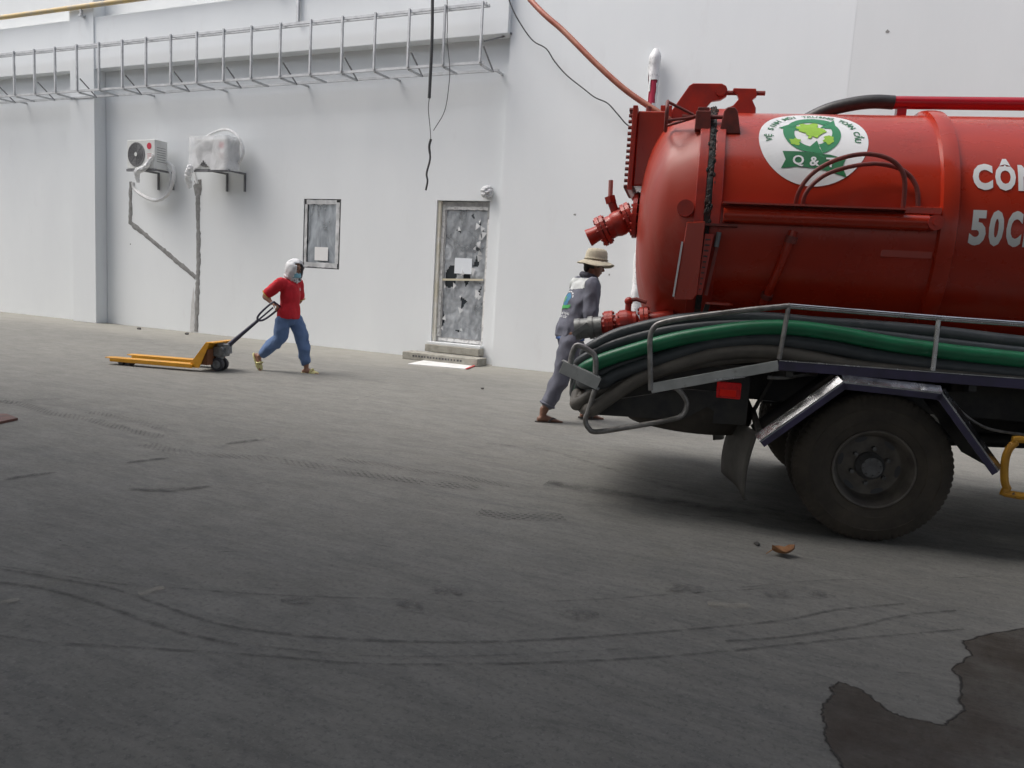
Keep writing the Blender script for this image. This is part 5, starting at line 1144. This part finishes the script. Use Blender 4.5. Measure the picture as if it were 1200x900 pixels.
for i in range(19):
    a = math.radians(170-160*i/18)
    for rr in (.082, .094): vs.append((rr*math.cos(a), rr*math.sin(a)+.025))
    if i and i % 3: o = 2*i; fs.append((o-2, o-1, o+1, o))
drape(jacket, 'back_print', vs, fs, bo, bx_, (.2, 0, 1), bn_, wprint, jacket, .005)

# ------------------------------------------------------------------ small things on the ground
B = [gp(478, 427), gp(512, 419.5), gp(566, 425), gp(546, 433)]
bo_ = MB().add([B[0], B[1], B[2], B[3]]+[q+Vector((0, 0, .012)) for q in B], [(3, 2, 1, 0), (4, 5, 6, 7), (0, 1, 5, 4), (1, 2, 6, 5), (2, 3, 7, 6), (3, 0, 4, 7)]).build('flat_board', board_m, None, 0)
tag(bo_, 'white board lying flat on the ground below the door step', 'board')
d_ = (B[3]-B[2]).normalized(); MB().bar(B[2]+Vector((.015, -.01, .014)), B[3]+Vector((.015, -.01, .014)), .035, .012).build('red_edge', red_edge, bo_, 0)
B = [gp(-25, 487), gp(8, 487.5), gp(21, 492.5), gp(0, 497), gp(-25, 500)]
tag(MB().prism([(q.x, q.y) for q in B], (0, 0, .001), (1, 0, 0), (0, 1, 0), (0, 0, .02)).build('metal_plate', rust_plate, None, 0), 'rusty red plate lying on the concrete at the left edge', 'plate')
lc = gp(917, 651); lf = MB(); vs = []; fs = []
for j in range(7):
    for i in range(7):
        u_, v_ = i/6-.5, j/6-.5; wd_ = .05*(1-abs(v_*2)**1.5)*(1+.35*math.sin(v_*22)); X = u_*2*wd_; Yv = v_*.13
        vs.append((X, Yv, .012+.028*abs(u_*2)**1.5+.02*(v_*2)**2+.012*noise.noise(Vector((X*40, Yv*40, 1)))))
for j in range(6):
    for i in range(6): fs.append((j*7+i, j*7+i+1, (j+1)*7+i+1, (j+1)*7+i))
lf = lf.add(vs, fs); lf.limb([(0, -.065, .03), (.01, -.10, .012)], [.003, .002], 6, 2)
lo = lf.build('fallen_leaf', leaf_m, None, 180); lo.location = lc; lo.rotation_euler = (0, 0, math.radians(-60)); tag(lo, 'curled dry brown leaf on the concrete in front of the rear wheel', 'leaf')
for lbl, px, py, s_ in (('small dark stone near the wall right of the pilaster', 163, 386, .05), ('flat dark pebble between the pilaster chase and the wall foot', 219, 392, .05), ('tiny dark pebble beside the fallen leaf', 887, 639, .025), ('small dark stone on the concrete below the door mat board', 565, 456, .03)):
    q = gp(px, py); st = MB().sph((0, 0, 0), s_, s_*.7, s_*.45, 8); st = remesh('stone', st, s_*.25, mat('stone_grey', (.07, .068, .065), .9), None, 1, s_*.2, 30); st.location = q+Vector((0, 0, s_*.3)); tag(st, lbl, 'stone')

# ------------------------------------------------------------------ marks on the concrete (thin deposits, children of the ground)
LV = [.003]
def mark(px, w, m, nm='tyre_mark', jag=.0, taper=0):
    LV[0] += .00012
    P = smooth_path([gp(x, y)+Vector((0, 0, LV[0])) for x, y in px], 8)
    ww = [w*(1+.25*noise.noise(Vector((i*.13, LV[0]*9000, 0)))) for i in range(len(P))]
    if taper: ww = [a*(.12+math.sin(PI*i/(len(P)-1))**taper*(1+.3*noise.noise(Vector((i*.5, LV[0]*9000, 3))))) for i, a in enumerate(ww)]
    return MB().strip(P, ww, jag).build(nm, m, ground, 0, recalc=False)
skid = mark_mat('skid_rubber', (.05, .05, .05), .55, 11, .36, .62, edge=.45)
skid2 = mark_mat('faint_skid_rubber', (.07, .07, .07), .4, 9, .40, .66, edge=.35)
tread = mark_mat('tread_print', (.05, .05, .05), .85, 3.5, .36, .60, tread=9, edge=.15)
spot = mark_mat('dark_spill', (.045, .044, .043), .62, 16, .34, .58, edge=.45)
foots = mark_mat('foot_print', (.10, .10, .098), .5, 26, .42, .62, edge=.3)
pale = mark_mat('pale_dust', (.40, .37, .30), .45, 10, .38, .6, edge=.4)
mark([(-40, 660), (0, 664), (60, 673), (140, 685), (210, 690), (290, 696), (380, 700), (480, 703), (600, 706), (700, 703), (800, 696), (900, 690)], .022, skid2)
mark([(-40, 662), (0, 667), (70, 679), (130, 690), (190, 710), (250, 730), (320, 742), (420, 750), (520, 753), (620, 751), (720, 745), (820, 737), (920, 727), (980, 715), (1060, 708)], .028, skid)
mark([(-40, 680), (0, 683), (50, 690), (110, 706), (160, 724), (215, 742), (280, 757)], .036, skid)
mark([(-40, 740), (0, 746), (60, 754), (120, 757), (200, 762), (300, 768), (420, 778), (520, 779), (640, 777), (760, 771), (860, 763), (960, 752), (1060, 744), (1130, 738)], .022, skid)
mark([(300, 757), (420, 769), (560, 769), (680, 764), (740, 760)], .02, skid2)
mark([(850, 752), (930, 746), (1000, 735), (1060, 722), (1120, 716)], .024, skid)
mark([(860, 690), (960, 681), (1080, 679), (1160, 676)], .018, skid2)
mark([(720, 590), (760, 596), (800, 604), (860, 606)], .03, skid2)
mark([(570, 520), (640, 528), (720, 552), (800, 575), (920, 600)], .10, mark_mat('broad_rubber', (.07, .07, .07), .4, 5, .42, .66, edge=.4))
mark([(640, 566), (720, 578), (800, 590), (900, 604), (1000, 616)], .22, mark_mat('wide_rubber', (.06, .06, .06), .55, 4, .38, .62, edge=.4))
mark([(-10, 468), (24, 474), (60, 484), (100, 491), (140, 501), (190, 513)], .15, tread); mark([(105, 483), (150, 492), (192, 502)], .15, tread)
mark([(170, 521), (215, 531), (300, 537), (360, 545), (420, 555), (490, 565), (560, 573)], .17, tread); mark([(398, 538), (450, 546), (520, 557), (600, 570)], .12, tread)
mark([(-30, 470), (0, 471), (18, 473)], .2, tread); mark([(25, 470), (70, 468)], .16, tread)
mark([(560, 601), (600, 606), (660, 606)], .16, tread)
for px in ([(4, 563), (25, 559), (68, 554)], [(148, 543), (170, 540), (199, 537)], [(263, 521), (285, 518), (312, 515)], [(306, 523), (332, 528)], [(376, 514), (412, 511)], [(468, 503), (505, 501)], [(550, 499), (580, 498)], [(415, 470), (450, 459)], [(150, 574), (200, 575), (250, 570)]):
    mark(px, .085, spot, 'spill_streak', .06, .7)
for px in ([(62, 630), (75, 637)], [(70, 640), (107, 643)], [(330, 703), (352, 706), (370, 706)], [(467, 704), (480, 710), (496, 720)], [(500, 695), (520, 694), (548, 697)], [(315, 686), (338, 690)], [(655, 720), (678, 722), (702, 721)], [(215, 644), (235, 646)], [(255, 648), (278, 648)], [(780, 695), (800, 690), (835, 692)], [(895, 698), (915, 697), (930, 699)], [(945, 700), (960, 698), (980, 700)], [(1050, 790), (1085, 792)], [(440, 640), (460, 643)], [(300, 568), (320, 566)]):
    mark(px, .12, foots, 'foot_print', .03, .6)
mark([(163, 698), (180, 693), (192, 690)], .07, pale, 'dust_patch'); mark([(2, 708), (22, 704)], .05, pale, 'dust_patch'); mark([(830, 710), (880, 712)], .09, pale, 'dust_patch')
# wet stain, lower right
stm = mark_mat('damp_stain', (.060, .043, .031), .72, 2.4, .15, .7, rough=.38, edge=0)
SP = [(1210, 735), (1165, 742), (1128, 752), (1138, 768), (1116, 785), (1128, 800), (1124, 820), (1130, 832), (1112, 846), (1106, 851), (1080, 845), (1062, 842), (1040, 833), (1022, 817), (1005, 806), (983, 800), (972, 806), (976, 814), (966, 824), (962, 838), (968, 850), (966, 862), (974, 880), (984, 892), (990, 910), (1030, 935), (1095, 960), (1180, 968), (1262, 950), (1330, 905), (1352, 858), (1322, 815), (1340, 780), (1296, 752), (1250, 741)]
poly = []
for i, (x, y) in enumerate(SP):
    x2, y2 = SP[(i+1) % len(SP)]
    for k in range(6):
        t = k/6; j = 1.6; poly.append((x+(x2-x)*t+random.uniform(-j, j), y+(y2-y)*t+random.uniform(-j, j)*.7))
Pv = [gp(x, y)+Vector((0, 0, .0025)) for x, y in poly]
ms = MB().add(Pv, [tuple(range(len(Pv)))]); ms.uv = [(0, .5)]*len(Pv)
ms.build('damp_stain', stm, ground, 0, recalc=False)
rimm = mark_mat('stain_rim', (.03, .028, .026), .85, 14, .3, .5, edge=.4)
rp = [gp(x, y)+Vector((0, 0, .0028)) for x, y in poly[6*2:]+poly[:13]]
MB().strip(rp, [.014*random.uniform(.5, 1.3) for _ in rp]).build('stain_rim', rimm, ground, 0, recalc=False)
